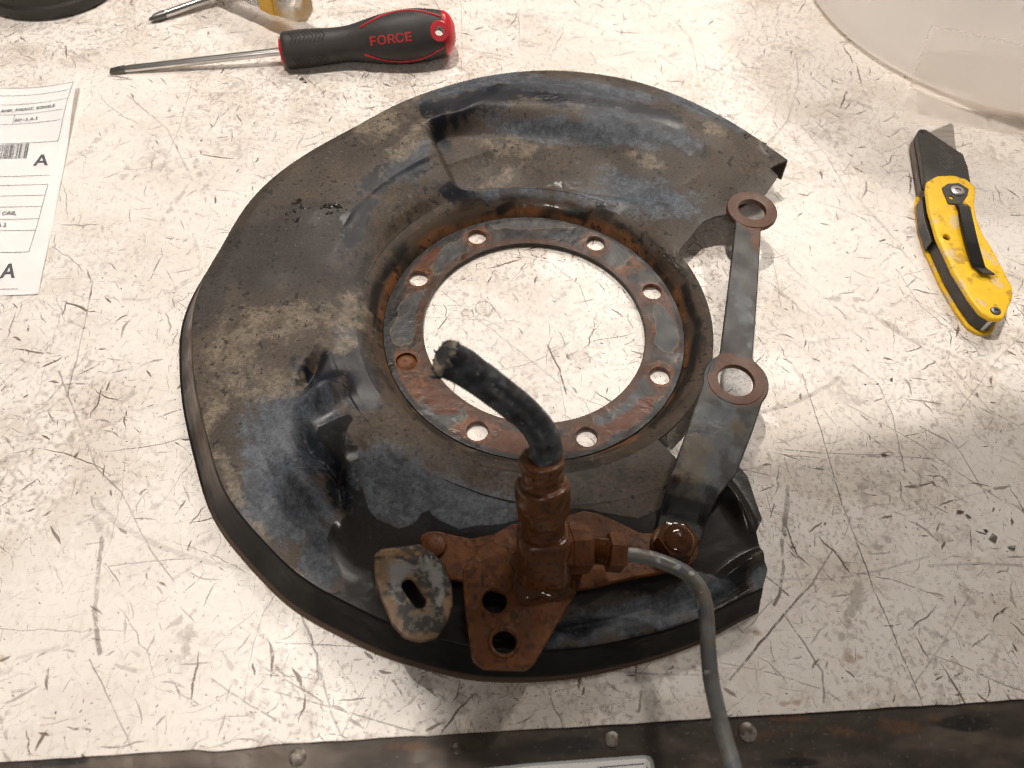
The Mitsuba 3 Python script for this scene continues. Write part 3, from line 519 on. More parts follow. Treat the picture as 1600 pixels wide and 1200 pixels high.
E0 = np.array([(0.1038,0.0601,0.019), (0.109,0.0703,0.021), (0.1165,0.0802,0.023), (0.1259,0.0841,0.025), (0.1345,0.085,0.027), (0.1497,0.0936,0.029), (0.1634,0.1029,0.031), (0.1743,0.1191,0.032), (0.1697,0.1263,0.033), (0.1746,0.1294,0.034), (0.1834,0.1339,0.034)])
E1 = np.array([(0.0719,-0.0927,0.019), (0.0784,-0.103,0.02), (0.0915,-0.1081,0.021), (0.1047,-0.1054,0.021), (0.1126,-0.1068,0.021), (0.1174,-0.1139,0.021), (0.1194,-0.128,0.021), (0.1212,-0.1401,0.021), (0.1164,-0.1476,0.021), (0.1171,-0.1578,0.021), (0.1194,-0.1683,0.021), (0.115,-0.178,0.021)])
E0[0], E0[-1] = I[0], O[0]; E1[0], E1[-1] = I[-1], O[-1]
sv = np.linspace(0, 1, NS)
e0c, e1c = resample(E0, NS), resample(E1, NS)
S, Tm = sv[:, None, None], tt[None, :, None]
G = (1 - S) * I[None] + S * O[None] + (1 - Tm) * e0c[:, None] + Tm * e1c[:, None] - ((1 - S) * (1 - Tm) * I[0] + (1 - S) * Tm * I[-1] + S * (1 - Tm) * O[0] + S * Tm * O[-1])

def sst(a, b, x):
    t = np.clip((x - a) / (b - a), 0, 1); return t * t * (3 - 2 * t)
POCKET = Polygon([(-0.0751,0.1554), (-0.0633,0.1631), (-0.035,0.169), (-0.0016,0.168), (0.0317,0.1613), (0.0691,0.1493), (0.105,0.1308), (0.1145,0.1128), (0.0883,0.1051), (0.0568,0.11), (0.0114,0.1142), (-0.0295,0.1147), (-0.0539,0.1135)]).buffer(-.006, quad_segs=12).buffer(.006, quad_segs=12)
RIDGES = [  # (place and size, height): pressed bumps and hollows
    ([(-0.1253,-0.0697,0.0198,0.0094,0.78)][0], .0080), ([(-0.1357,-0.0503,0.0191,0.0052,1.28)][0], -.0060), ([(-0.1309,-0.0985,0.0180,0.0052,-1.02)][0], -.0085),
    ([(-0.1179,-0.1111,0.0157,0.0049,-0.88)][0], -.0060), ([(-0.1288,-0.1280,0.0199,0.0132,-0.98)][0], .0085), ([(-0.1103,-0.1276,0.0054,0.0211,0.26)][0], -.0060), ([(-0.1082,-0.0939,0.0165,0.0146,0.03)][0], .0020),
    ([(0.1076,-0.1654,0.0188,0.0039,0.51)][0], .0045), ([(0.1076,-0.1325,0.0054,0.0208,0.37)][0], .005), ([(0.0932,-0.1827,0.0217,0.0037,0.47)][0], -.004),
    ([(0.0166,-0.1936,0.0666,0.0082,0.15)][0], -.003)]
def features(x, y):
    z = np.zeros_like(x)
    pts = shapely.points(np.c_[x.ravel(), y.ravel()])
    d = shapely.distance(POCKET, pts).reshape(x.shape); din = shapely.distance(POCKET.exterior, pts).reshape(x.shape)
    sd = np.where(d > 0, d, -din)
    gx = sst(-.075, .10, x)
    wid = .0065 + .011 * np.clip(sst(.12, .15, y), 0, 1) * sst(-.06, -.035, x) + .02 * sst(.05, .11, x)
    z -= (.0160 - .0080 * gx) * (1 - sst(-.35, 1.0, sd / wid))
    for (cx, cy, rx, ry, a), hgt in RIDGES:
        c, s = math.cos(a), math.sin(a)
        u, v = ((x - cx) * c + (y - cy) * s) / rx, (-(x - cx) * s + (y - cy) * c) / ry
        q = np.sqrt(u * u + v * v)
        z += 1.75 * hgt * np.exp(-2.3 * q * q)
    return z
gx, gy = G[..., 0], G[..., 1]
G[..., 2] += (O[None, :, 2] - ZI) * ((1 - (1 - sv) ** 2.6) - sv)[:, None] * (sst(0, .05, tt) * (1 - sst(.95, 1, tt)))[None]
rad = np.hypot(gx, gy)
edge_fade = sst(0, .06, sv)[:, None] * sst(1.0, .93, sv)[:, None] if False else (sst(0, .08, sv) * (1 - sst(.93, 1.0, sv)))[:, None]
G[..., 2] += (features(gx, gy) + .0010 * (meshkit.fbm(np.stack([gx * 22, gy * 22, 0 * gx], -1), 3) - .5)) * edge_fade
# slight fold lines across the left face
for (ax, ay), (bx, by), hh in ((*[(-0.2042,0.0681), (-0.1061,0.0644)], .0014), (*[(-0.2146,0.015), (-0.1019,0.0173)], .0009)):
    nx, ny = -(by - ay), bx - ax; ln = math.hypot(nx, ny); d = ((gx - ax) * nx + (gy - ay) * ny) / ln
    G[..., 2] += hh * sst(-.007, .007, d) * sst(-.02, -.10, gx) * edge_fade * (1 - sst(.05, .12, d))
# cone rows inside, skirt rows outside
cone = [(.0980, .0022), (.0990, .0044), (.1005, .0070), (.1025, .0098), (.1048, .0122), (.1075, .0143), (.1105, .0160)]
O2 = O.copy(); tang = np.gradient(O2[:, :2], axis=0); tang /= np.linalg.norm(tang, axis=1, keepdims=True); nrm = np.stack([-tang[:, 1], tang[:, 0]], 1)
nrm *= np.sign((nrm * O2[:, :2]).sum(1))[:, None]
top_part = sst(0.30, 0.18, tt)
flare = np.interp(tt, [0, .15, .27, .33, .40, .5, .6, .72, .85, 1], [.003, .004, .003, .008, .016, .015, .0125, .012, .012, .007])
drop = O2[:, 2] - np.interp(tt, [0, .1, .25, .36, 1], [.014, .012, .008, .0012, .0012])
rows = []
for k, (fo, dz) in enumerate([(.045, .02), (.085, .08), (.13, .17), (.25, .32), (.42, .50), (.62, .70), (.82, .88), (.90, .985), (1.0, 1.0)]):
    rows.append(np.c_[O2[:, :2] + nrm * (flare * fo + .0008 * min(1, (k + 1) / 4))[:, None], O2[:, 2] - drop * dz])
rim_grid = np.concatenate([G[-1:], np.array(rows)], 0)
def strip_faces(R, C):
    i, j = np.meshgrid(np.arange(R - 1), np.arange(C - 1), indexing='ij'); a = (i * C + j).ravel()
    return np.vstack([np.stack([a, a + C, a + C + 1], 1), np.stack([a, a + C + 1, a + 1], 1)])
def shell(grid, th):
    """A sheet of thickness th from a grid of points, closed along its border."""
    R, C = grid.shape[:2]; v = grid.reshape(-1, 3); f = strip_faces(R, C)
    n = trimesh.Trimesh(v, f, process=False).vertex_normals
    if n[:, 2].mean() < 0: f = f[:, ::-1]; n = -n
    V = np.vstack([v, v - n * th]); F = [f, f[:, ::-1] + len(v)]
    border = np.r_[np.arange(C), np.arange(1, R) * C + C - 1, (R - 1) * C + np.arange(C - 2, -1, -1), np.arange(R - 2, 0, -1) * C]
    a, b = border, np.roll(border, -1)
    F += [np.stack([a, b, b + len(v)], 1), np.stack([a, b + len(v), a + len(v)], 1)]
    return trimesh.Trimesh(V, np.vstack(F), process=False)
D = 'brake_dust_shield'
plate_mesh = shell(G, .0014)
na = 360; aa = np.arange(na + 1) * 2 * np.pi / na
cone_full = cone + [(.1134, .0174)]
cg = np.array([np.c_[r * np.cos(aa), r * np.sin(aa), np.full(na + 1, z) + .0003 * np.sin(aa * 5 + r * 90)] for r, z in cone_full])
add('shield_plate', cat([plate_mesh, shell(cg, .0014)]), 'shield_paint', D, smooth=50)
add('rim', shell(rim_grid, .0012), 'rim_paint', D, smooth=60, label='turned down outer rim of the shield')

def z_at(x, y):
    k = np.argmin((G[..., 0] - x) ** 2 + (G[..., 1] - y) ** 2); return G.reshape(-1, 3)[k, 2]
lump_at = [(-0.1594,0.0781), (-0.1561,0.0735), (-0.1617,0.0703), (-0.1373,0.0744), (-0.1389,0.0695), (-0.1316,0.0734), (-0.1666,0.0689), (-0.1589,0.0633), (0.1583,0.1571), (0.1685,0.1513), (-0.0798,0.1235), (0.1375,0.1746), (0.1346,0.1372)]
def lump(x, y, sz):
    ms = []
    for _ in range(7):
        o = rng.normal(0, 1, 3) * np.array([sz * .8, sz * .55, 0]); p_ = rng.normal(0, 1, (16, 3)); p_ /= np.linalg.norm(p_, axis=1, keepdims=True)
        ms.append(m3.Manifold.hull_points(p_ * rng.uniform(.3, .65) * sz * np.array([1, 1, .5]) + np.array([x + o[0], y + o[1], z_at(x + o[0], y + o[1])])))
    return M2T(m3.Manifold.batch_boolean(ms, m3.OpType.Add))
for i, (x_, y_) in enumerate(lump_at):
    add('tar_lump', lump(x_, y_, (.0030, .0022, .0018, .0030, .0022, .0024, .0014, .0022, .0022, .0014, .0010, .0012, .0012)[i]), 'tar', D, smooth=30)
hole_cs = m3.CrossSection.circle(.0984, 240) - m3.CrossSection.circle(.0728, 240)
for hx, hy in HOLES: hole_cs -= m3.CrossSection.circle(.0066, 40).translate([hx, hy])
polys = hole_cs.to_polygons()
shp = Polygon(max(polys, key=lambda q: abs(np.ptp(np.array(q)[:, 0]))), [q for q in sorted(polys, key=lambda q: -np.ptp(np.array(q)[:, 0]))[1:]])
add('mounting_ring', plate(shp, .0004, .0042, b=.0004, step=.0015), 'ring_metal', D, smooth=30, label='rusty drilled mounting ring around the centre hole')
hx, hy = HOLES[6]
prof = [(0, .0064), (.0016, .0064), (.0020, .0056), (.0013, .0044), (.0011, .002), (.0011, 1e-5)]
add('plug', lathe(prof, (hx, hy, .0005), (0, 0, 1), 30), 'oily_rust', D + '__mounting_ring', label='rusty plug left in one of the ring holes')

# ------------------------------------------------------------------ strap arm with two eyelets
Z_ARM = .036
eye = [np.array([(0.1478,0.0805)][0]), np.array([(0.115,-0.0594)][0])]
stp = Polygon([(0.1363,0.0755), (0.1526,0.0703), (0.1399,0.0113), (0.1275,-0.0433), (0.1317,-0.0658), (0.1191,-0.0938), (0.1054,-0.1207), (0.0937,-0.1335), (0.0848,-0.1536), (0.0782,-0.1682), (0.068,-0.1711), (0.0587,-0.1665), (0.0587,-0.1569), (0.0652,-0.1359), (0.0704,-0.12), (0.0831,-0.0906), (0.098,-0.0556), (0.1087,-0.0393), (0.1209,0.0106)])
body = shapely.union_all([Point(eye[0]).buffer(.0172, 32), Point(eye[1]).buffer(.0193, 32), stp])
body = rounded(body, .0035)
body = body.difference(Point(eye[0]).buffer(.0094, 32)).difference(Point(eye[1]).buffer(.0107, 32))
bend0, bend1 = np.array([(0.082,-0.1251), (0.0764,-0.143)])
bd = bend1 - bend0; bl_ = np.linalg.norm(bd); bd /= bl_
def arm_bend(v):
    s = (v[:, :2] - bend0) @ bd / bl_
    v[:, 2] -= .0115 * sst(0, 1, s)
    v[:, 2] += .0004 * (meshkit.fbm(v * 60, 2) - .5)
    return v
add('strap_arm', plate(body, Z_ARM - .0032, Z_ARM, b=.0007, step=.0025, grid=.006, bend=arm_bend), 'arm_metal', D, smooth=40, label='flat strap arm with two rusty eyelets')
for c, ro, ri in ((eye[0], .0170, .0095), (eye[1], .0168, .0108)):
    ring = Point(c).buffer(ro, 40).difference(Point(c).buffer(ri, 40))
    add('eyelet', plate(ring, Z_ARM - .0034, Z_ARM + .0005, b=.0004, step=.0012), 'arm_metal', D + '__strap_arm', smooth=40)
# post that carries the upper eyelet on the plate
# ------------------------------------------------------------------ hose bracket
low = rounded(Polygon([(-0.0642,-0.1556), (-0.06,-0.1534), (-0.0544,-0.153), (-0.046,-0.1553), (-0.0376,-0.1569), (-0.0287,-0.155), (-0.016,-0.1512), (0.0128,-0.1434), (0.0222,-0.14), (0.0304,-0.1416), (0.041,-0.1465), (0.0514,-0.1521), (0.0616,-0.1522), (0.0694,-0.1489), (0.0802,-0.153), (0.0808,-0.1621), (0.0758,-0.1698), (0.0628,-0.1731), (0.0443,-0.1767), (0.026,-0.1813), (0.0097,-0.1845), (-0.016,-0.1865), (-0.0412,-0.1791), (-0.0476,-0.1792), (-0.0519,-0.1706), (-0.0621,-0.1632)]), .002)
def low_bend(v):
    v[:, 2] += .0006 * (meshkit.fbm(v * 50, 2) - .5); return v
add('bracket_strip', plate(low, .0250, .0290, b=.0008, step=.002, grid=.008, bend=low_bend), 'oily_rust', D, smooth=40, label='rusty strip bolted under the hose bracket')
high = Polygon([(-0.0411,-0.1783), (-0.0351,-0.1689), (-0.0269,-0.1593), (-0.0166,-0.1529), (0.0183,-0.1512), (0.0197,-0.1766), (0.015,-0.188), (0.0035,-0.2064), (-0.0064,-0.2224), (-0.0106,-0.225), (-0.0295,-0.2246), (-0.035,-0.221), (-0.0374,-0.2072), (-0.0398,-0.1919)])
high = rounded(high, .003)
for c, r in zip([(-0.0249,-0.1927), (-0.0202,-0.2123)], (.0060, .0058)): high = high.difference(Point(c).buffer(r, 24))
add('hose_bracket', plate(high, .0362, .0402, b=.0009, step=.002), 'oily_rust', D, smooth=40, label='rusty brown bracket plate with two holes')
hc = [(-0.0202,-0.2123)][0]
add('hole_collar', plate(Point(hc).buffer(.0076, 30).difference(Point(hc).buffer(.0057, 30)), .0395, .0412, b=.0006, step=.001), 'oily_rust', D + '__hose_bracket')
sp = Polygon([(-0.0261,-0.1618), (0.0168,-0.1575), (0.0174,-0.1795), (-0.0163,-0.1833)])
add('spacer', plate(sp, .0285, .0364, b=.0006), 'oily_rust', D)
# zinc tab with slot
tab = rounded(Polygon([(-0.0857,-0.1678), (-0.0828,-0.1651), (-0.0632,-0.162), (-0.0575,-0.1667), (-0.0501,-0.1758), (-0.0459,-0.1857), (-0.0449,-0.1951), (-0.0475,-0.2049), (-0.0523,-0.2113), (-0.06,-0.2134), (-0.0676,-0.2111), (-0.0734,-0.205), (-0.0797,-0.1925), (-0.0833,-0.1831)]), .0022)
sl = LineString([(-0.0672,-0.1858), (-0.0611,-0.1941)]).buffer(.0032, 16)
tab = tab.difference(sl)
tc = np.array([(-0.066,-0.1681)][0]); te = np.array([(-0.0601,-0.2119)][0]); tdir = (te - tc) / np.linalg.norm(te - tc); tlen = np.linalg.norm(te - tc)
def tab_bend(v):
    s = (v[:, :2] - tc) @ tdir / tlen
    v[:, 2] += -.0062 * (1 - sst(-.10, .10, s)) + .0015 * s
    return v
add('slotted_tab', plate(tab, .0375, .0402, b=.0009, step=.0016, grid=.004, bend=tab_bend), 'tab_zinc', D, smooth=45, label='grey zinc tab with a slanted slot')
rv = [(-0.0565,-0.1618)][0]
add('rivet', lathe([(-.003, .0066), (.001, .0066), (.0022, .0060), (.0030, .0044), (.0034, .002), (.0035, 1e-5)], (*rv, .0292), (0, 0, 1), 28), 'oily_rust', D)
# hex bolt
bc = np.array([(0.0685,-0.1594)][0]); tilt = np.array([.05, .04, 1.0])
hexf = lambda a, s: 1 / max(math.cos((a % (math.pi / 3)) - math.pi / 6), .5) * .93
add('bolt_head', lathe([(0, .0108), (.0015, .0108), (.0070, .0106), (.0082, .0098), (.0086, .0085)], (*bc, .0305), tilt, 60, shape=hexf), 'wet_rust', D, smooth=25)
add('flange', lathe([(0, .0125), (.0012, .0125), (.0022, .0112), (.0022, 1e-4)], (*bc, .0288), tilt, 40), 'oily_rust', D + '__bolt_head')
add('crown', lathe([(0, .0085), (.0012, .0078), (.0024, .0058), (.0030, .003), (.0032, 1e-5)], np.r_[bc, .0305] + tilt * .0084, tilt, 40), 'wet_rust', D + '__bolt_head', smooth=60)

# ------------------------------------------------------------------ tee fitting, hose and pipe
B = np.array([(-0.0007,-0.1763,0.04)][0]); Tp = np.array([(-0.0057,-0.1459,0.1)][0])
ax = Tp - B; AL = np.linalg.norm(ax); ax /= AL
sq = lambda a, s: min(1 / max(abs(math.cos(a)), 1e-6), 1 / max(abs(math.sin(a)), 1e-6), 1.16)
# rectangular base block
bx = ax
k = AL
add('tee_body', lathe([(-.004, .0118), (-.002, .0130), (.000, .0132), (k * .30, .0130), (k * .35, .0122), (k * .37, .0105)], B, ax, 64, shape=lambda a, s: sq(a, s) * (1 + .012 * math.sin(5 * a + s * 200)), roll=(1, 0, 0)), 'fitting_rust', D, smooth=40)
add('weld_bead', lathe([(-.001, .0138), (.0010, .0150), (.0026, .0140), (.004, .0115)], np.r_[B[:2] + np.array([-.001, -.0015]), .0395], (0, 0, 1), 60, shape=lambda a, s: sq(a, s) * (.98 + .05 * math.sin(5 * a) + .04 * math.sin(9 * a + 1))), 'wet_rust', D)
prof = [(.33, .0098), (.36, .0108), (.42, .0104), (.47, .0103), (.49, .0110), (.51, .0118), (.55, .0123), (.60, .0128), (.64, .0126), (.66, .0129), (.74, .0128), (.78, .0126), (.795, .0118), (.80, .0100), (.82, .0094), (.85, .0092), (.86, .0097), (.885, .0094), (.90, .0090), (.925, .0094), (.94, .0103), (.965, .0107), (.985, .0106), (1.0, .0101), (1.0, .0085)]
prof = [(s * k, r) for s, r in prof]
fm = lathe(np.array([[np.interp(q, np.linspace(0, 1, len(prof)), [p_[0] for p_ in prof]), np.interp(q, np.linspace(0, 1, len(prof)), [p_[1] for p_ in prof])] for q in np.linspace(0, 1, 75)]), B, ax, 72, roll=(1, 0, 0))
fm.vertices = fm.vertices + fm.vertex_normals * ((meshkit.fbm(np.array(fm.vertices) * 170, 3) - .5) * .0016)[:, None]
add('ferrule', fm, 'fitting_rust', D, smooth=50, label='lumpy rusty ferrule that grips the hose')
hp = np.array([(-0.0055,-0.1469,0.0975), (-0.0041,-0.1419,0.103), (-0.0082,-0.1354,0.109), (-0.0209,-0.1263,0.116), (-0.0381,-0.1173,0.1245), (-0.0504,-0.1152,0.133)])
hose = tube(hp, [.0076, .0074, .0073, .0076, .0080, .0086], n=44, m=140)
v = hose.vertices; v += hose.vertex_normals * ((meshkit.fbm(v * 130, 3) - .5) * .0012)[:, None]; hose.vertices = v
add('rubber_hose', hose, 'hose_rubber', D, smooth=60, label='cut black rubber hose end')
# frayed cut end
hd = hp[-1] - hp[-2]; hd /= np.linalg.norm(hd)
u_ = np.cross(hd, [0, 0, 1.0]); u_ /= np.linalg.norm(u_); w_ = np.cross(hd, u_)
fr = []
for r0, zoff, key in ((.0081, .0006, 0), (.0068, .0012, 0), (.0050, .0004, 0), (.0030, -.001, 0)): fr.append((zoff, r0))
fr.append((-.002, 1e-5))
cordm = lathe([(-.001, .0082)] + fr, hp[-1], hd, 40, shape=lambda a, s: 1 + .08 * math.sin(3 * a) + .06 * math.sin(8 * a + s * 4000))
add('hose_cord', cordm, 'hose_cord', D + '__rubber_hose', smooth=50, label='frayed pale cord in the cut hose end')
fl = []
for i in range(46):
    a = rng.uniform(0, 2 * math.pi); rr = rng.uniform(.0076, .0088); base = hp[-1] + rr * (math.cos(a) * u_ + math.sin(a) * w_) - hd * .002
    long = rng.uniform(.0012, .0030) * (1.7 if .3 < (a % 6.28) < 1.3 else 1)
    tip = base + hd * long + rng.normal(0, .0010, 3)
    fl.append(tube([base, (base + tip) / 2 + rng.normal(0, .0004, 3), tip], [.0009, .0008, .0003], n=6, spline=False))
flap = hp[-1] + .0078 * (math.cos(.9) * u_ + math.sin(.9) * w_)
key = add('frayed_rubber', cat(fl), 'hose_rubber', D + '__rubber_hose', smooth=50); labels[key] = {'kind': 'stuff'}
# side port, nut and pipe
P0, P1, P2, P3, P4 = np.array([(0.0022,-0.1715,0.052), (0.021,-0.1698,0.05), (0.0229,-0.1703,0.0497), (0.0296,-0.1705,0.049), (0.038,-0.1707,0.048)])
def seg_lathe(a, b, rs, **kw):
    d = b - a; L = np.linalg.norm(d); return lathe([(L * s, r) for s, r in rs], a, d, 48, **kw)
hx6 = lambda a, s: 1 / math.cos((a % (math.pi / 3)) - math.pi / 6) * .97
add('side_port', seg_lathe(P0, P1, [(0, .0096), (.45, .0098), (.47, .0106), (.96, .0106), (1, .0096)], shape=lambda a, s: (1.08 if s < 0 else 1) * (1 / math.cos((a % (math.pi / 3)) - math.pi / 6) * .985)), 'fitting_rust', D, smooth=35)
th = [(0, .0070)] + [(i / 12, .0070 if i % 2 else .0062) for i in range(1, 12)] + [(1, .0068)]
add('thread', seg_lathe(P1, P3, th), 'wet_rust', D + '__pipe_nut', smooth=30)
add('pipe_nut', seg_lathe(P3, P4, [(0, .0078), (.05, .0088), (.92, .0088), (1, .0080), (1, .004)], shape=hx6), 'fitting_rust', D, smooth=25)
pp = np.array([(0.0354,-0.1708,0.0482), (0.0414,-0.1716,0.048), (0.0508,-0.1731,0.048), (0.06,-0.1762,0.048), (0.0689,-0.1812,0.048), (0.074,-0.1881,0.048), (0.0754,-0.1967,0.0478), (0.075,-0.2077,0.047), (0.0745,-0.2178,0.0462), (0.0743,-0.229,0.0455), (0.0754,-0.2413,0.045), (0.0772,-0.2546,0.045), (0.0795,-0.2673,0.045), (0.0828,-0.2832,0.046), (0.0864,-0.3016,0.05)])
pipe = tube(pp, [.0037] * len(pp), n=28, m=160)
add('brake_pipe', pipe, 'pipe_coat', D, smooth=60, label='thin grey green pipe bent down past the bench edge')
thing(D, 'rusty black brake dust shield with drilled centre ring and hose bracket on the bench', 'brake dust shield')

# ------------------------------------------------------------------ screwdrivers
def screwdriver(name, a, b, hl, rscale=1.0, tip='flat', text=None):
    """a: tip, b: end of the handle, hl: handle length."""
    a, b = np.array(a), np.array(b); d = b - a; L = np.linalg.norm(d); d /= L
    up = np.array([0, 0, 1.0]); up -= d * (up @ d); up /= np.linalg.norm(up); sd = np.cross(d, up)
    s0 = L - hl
    if tip == 'flat':
        sh = lathe([(.009, .0024), (.016, .0030), (s0 + .004, .0030)], a, d, 24)
        t1 = np.array([a + d * x + up * h + sd * w for x, ww, hh in ((0, .0032, .0005), (.004, .0034, .0006), (.012, .0030, .0020)) for w, h in ((-ww, -hh), (ww, -hh), (ww, hh), (-ww, hh))])
        tipm = M2T(m3.Manifold.hull_points(t1))
    else:
        sh = lathe([(.014, .0034), (s0 + .004, .0034)], a, d, 24)
        tipm = cat([lathe([(.004, .0026), (.007, .0034), (.0145, .0035)], a, d, 24)] + [M2T(m3.Manifold.hull_points(np.array([a + d * x + (o1 * c1 + o2 * c2) for x, w1, w2 in ((0, .0008, .0005), (.007, .0033, .0008)) for o1, o2 in ((-w1, -w2), (w1, -w2), (w1, w2), (-w1, w2))]))) for c1, c2 in ((up, sd), (sd, up))])
    add('shaft', sh, 'chrome', name, smooth=40); add('tip', tipm, 'dark_steel', name, smooth=25)
    add('collar', lathe([(s0 - .0022, .0050), (s0 - .0022, .0096), (s0 + .002, .0104)], a, d, 32), 'red_plastic', name)
    us = np.array([0, .01, .03, .10, .20, .30, .38, .48, .58, .68, .78, .88, .93])
    rs = np.array([.0110, .0134, .0143, .0145, .0139, .0131, .0134, .0160, .0188, .0203, .0203, .0183, .0168]) * rscale
    fr = interp1d(us, rs, kind='cubic')
    def rad(u): return float(fr(np.clip(u, 0, .93))) * (1 if u <= .93 else math.sqrt(max(1e-6, 1 - ((u - .93) / .075) ** 2)))
    trilobe = lambda x, s: 1 + .03 * math.cos(4 * x) - .01
    grid_u = np.r_[0, .004, .01, np.linspace(.02, .93, 50)]
    body = lathe([(s0 + hl * u, rad(u) if u > .005 else rad(.01) * (.86 if u == 0 else .95)) for u in grid_u], a, d, 64, shape=trilobe, roll=up)
    cap = lathe([(s0 + hl * u, rad(u)) for u in np.r_[.931, np.linspace(.94, .999, 14)]], a, d, 64, shape=trilobe, roll=up)
    toward = up * math.cos(.90) + -sd * math.sin(.90) if (-sd)[1] < 0 else up * math.cos(.90) + sd * math.sin(.90)
    lat = np.cross(d, toward); lat *= np.sign(lat @ np.array([0, 1, 0])) if abs(lat[1]) > 1e-6 else 1
    def surf(s, l, lift=.0003):
        """Point on the handle at distance s along the axis, l across, seen from toward."""
        u = (s - s0) / hl; r = rad(u)
        ang = l / max(r, 1e-4); dirv = toward * math.cos(ang) + lat * math.sin(ang)
        q = math.atan2(dirv @ np.cross(d, up), dirv @ up)
        return a + d * s + dirv * (r * trilobe(q, 0) + lift)
    hs = s0 + hl * .905
    hcen = a + d * hs
    drill = T2M(lathe([(-.04, .0036), (.04, .0036)], hcen, toward, 28))
    boss_r = .0080
    boss = T2M(lathe([(0, boss_r), (rad(.905) * 1.0 + .0003, boss_r), (rad(.905) * 1.0 + .0010, boss_r - .0008), (rad(.905) + .0010, 1e-5)], hcen, toward, 32))
    add('handle', M2T(T2M(body) - drill), 'black_grip', name, smooth=40)
    add('end_cap', M2T((T2M(cap) + boss) - drill), 'red_plastic', name, smooth=40)
    for sgn in (-1, 1):
        pts = []
        for u in np.linspace(.46, .925, 26):
            r = rad(u); w = sgn * r * (1.02 if sgn > 0 else 1.10) * (.62 + .38 * math.sin((u - .46) / .465 * math.pi)) * 1.0
            pts.append(surf(s0 + hl * u, w, .0001))
        add('red_stripe', tube(pts, [.0009] * len(pts), n=8, spline=False), 'red_plastic', name)
    ribs = []
    for i in range(9):
        s = s0 + hl * (.05 + .022 * i)
        for k, (l0, l1, ds) in enumerate(((.0135, .0085, .004), (.0085, .0035, -.003))):
            pts = [surf(s + (ds * q if k == 0 else .004 + ds * q), l0 + (l1 - l0) * q, -.0001) for q in np.linspace(0, 1, 5)]
            ribs.append(tube(pts, [.0006] * 5, n=6, spline=False))
            pts = [surf(s + (ds * q if k == 0 else .004 + ds * q), -(l0 + (l1 - l0) * q) - .004, -.0001) for q in np.linspace(0, 1, 5)]
            ribs.append(tube(pts, [.0006] * 5, n=6, spline=False))
    key = add('grip_rib', cat(ribs), 'rib_black', name); labels[key] = {'kind': 'stuff'}
    if text:
        tm = meshkit.text_mesh(text, .0066, depth=.0006, bold=True)
        v, f = trimesh.remesh.subdivide_to_size(tm.vertices, tm.faces, .002, max_iter=8)
        W = v[:, 0].max(); sc = .0345 / W
        out = [surf(s0 + hl * .50 + x * sc, y - .0050, z * .6 + .0001) for x, y, z in v]
        add('lettering', trimesh.Trimesh(np.array(out), f, process=False), 'red_print', name, smooth=False, label='red lettering FORCE')

sa, sb = np.array([(-0.3407,0.2479,0.0016), (-0.0632,0.2921,0.0205)])
screwdriver('screwdriver', sa, sb, np.linalg.norm(sb - np.array([(-0.2033,0.2714,0.0115)][0])), 1.05, 'flat', 'FORCE')
thing('screwdriver', 'flat blade screwdriver with black and red handle lettered FORCE', 'screwdriver')
pa = np.array([(-0.326,0.3167,0.003)][0]); pb = pa + np.array([.235, .150, .016])
screwdriver('screwdriver_001', pa, pb, .115, 1.0, 'cross')
thing('screwdriver_001', 'cross point screwdriver whose bright shaft and dark tip show at the top edge', 'screwdriver')

# clear faceted tool handle with yellow band
ha, hb = np.array([(-0.2736,0.3586,0.024), (-0.1882,0.3091,0.024)]); hdv = (hb - ha) / np.linalg.norm(hb - ha); HL = np.linalg.norm(hb - ha)
hex8 = lambda a, s: 1 / max(math.cos((a % (math.pi / 3)) - math.pi / 6), .5) * .95
add('handle_body', lathe([(0, .0125), (HL - .010, .0132), (HL - .003, .0118), (HL, .009)], ha, hdv, 48, shape=hex8), 'clear_plastic', 'tool_handle', smooth=20)
add('core', lathe([(0, .0060), (HL - .018, .0060), (HL - .014, .004)], ha, hdv, 24), 'core_plastic', 'tool_handle', smooth=20)
add('band', lathe([(HL - .040, .0136), (HL - .0395, .0142), (HL - .0245, .0144), (HL - .024, .0138)], ha, hdv, 48, shape=hex8), 'yellow_plastic', 'tool_handle', smooth=20)
thing('tool_handle', 'clear plastic faceted tool handle with a yellow band, behind the black and red screwdriver', 'tool handle')

# ------------------------------------------------------------------ utility knife
K = 'utility_knife'; ZK = .0185
yel = Polygon([(0.2944,0.1343), (0.3037,0.1409), (0.3169,0.1423), (0.3261,0.1386), (0.3301,0.1313), (0.3291,0.1252), (0.324,0.1131), (0.3207,0.0994), (0.32,0.0843), (0.3221,0.0698), (0.3237,0.0504), (0.3245,0.0334), (0.3224,0.0261), (0.3105,0.0083), (0.3074,0.0056), (0.3006,0.0058), (0.2945,0.0109), (0.2908,0.0238), (0.287,0.0455), (0.2849,0.0791), (0.287,0.1055), (0.2909,0.1254)])
yel = rounded(yel, .0015)
kh = [(0.2925,0.0782)][0]; small = Point(kh).buffer(.0026, 16)
add('handle_scale', plate(yel.difference(small), ZK - .0045, ZK, b=.0016, step=.002), 'knife_yellow', K, smooth=60)
add('handle_scale', plate(yel.buffer(.0006), .0002, .0030, b=.0008, step=.003), 'knife_yellow', K, smooth=50)
add('core', plate(yel.buffer(-.0016), .0030, ZK - .0045, b=.0004, step=.003), 'knife_black', K, smooth=40)
sp1 = Polygon([(0.2891,0.1226), (0.2933,0.1255), (0.289,0.1056), (0.2868,0.0792), (0.2832,0.0766), (0.2844,0.0997)])
add('finger_guard', plate(sp1, .0035, ZK - .005, b=.0003), 'knife_gloss', K)
hold = rounded(Polygon([(0.3038,0.1914), (0.3072,0.1961), (0.3118,0.196), (0.3336,0.1683), (0.333,0.1543), (0.3298,0.1375), (0.3179,0.1261), (0.303,0.1254), (0.2942,0.1351)]), .001)
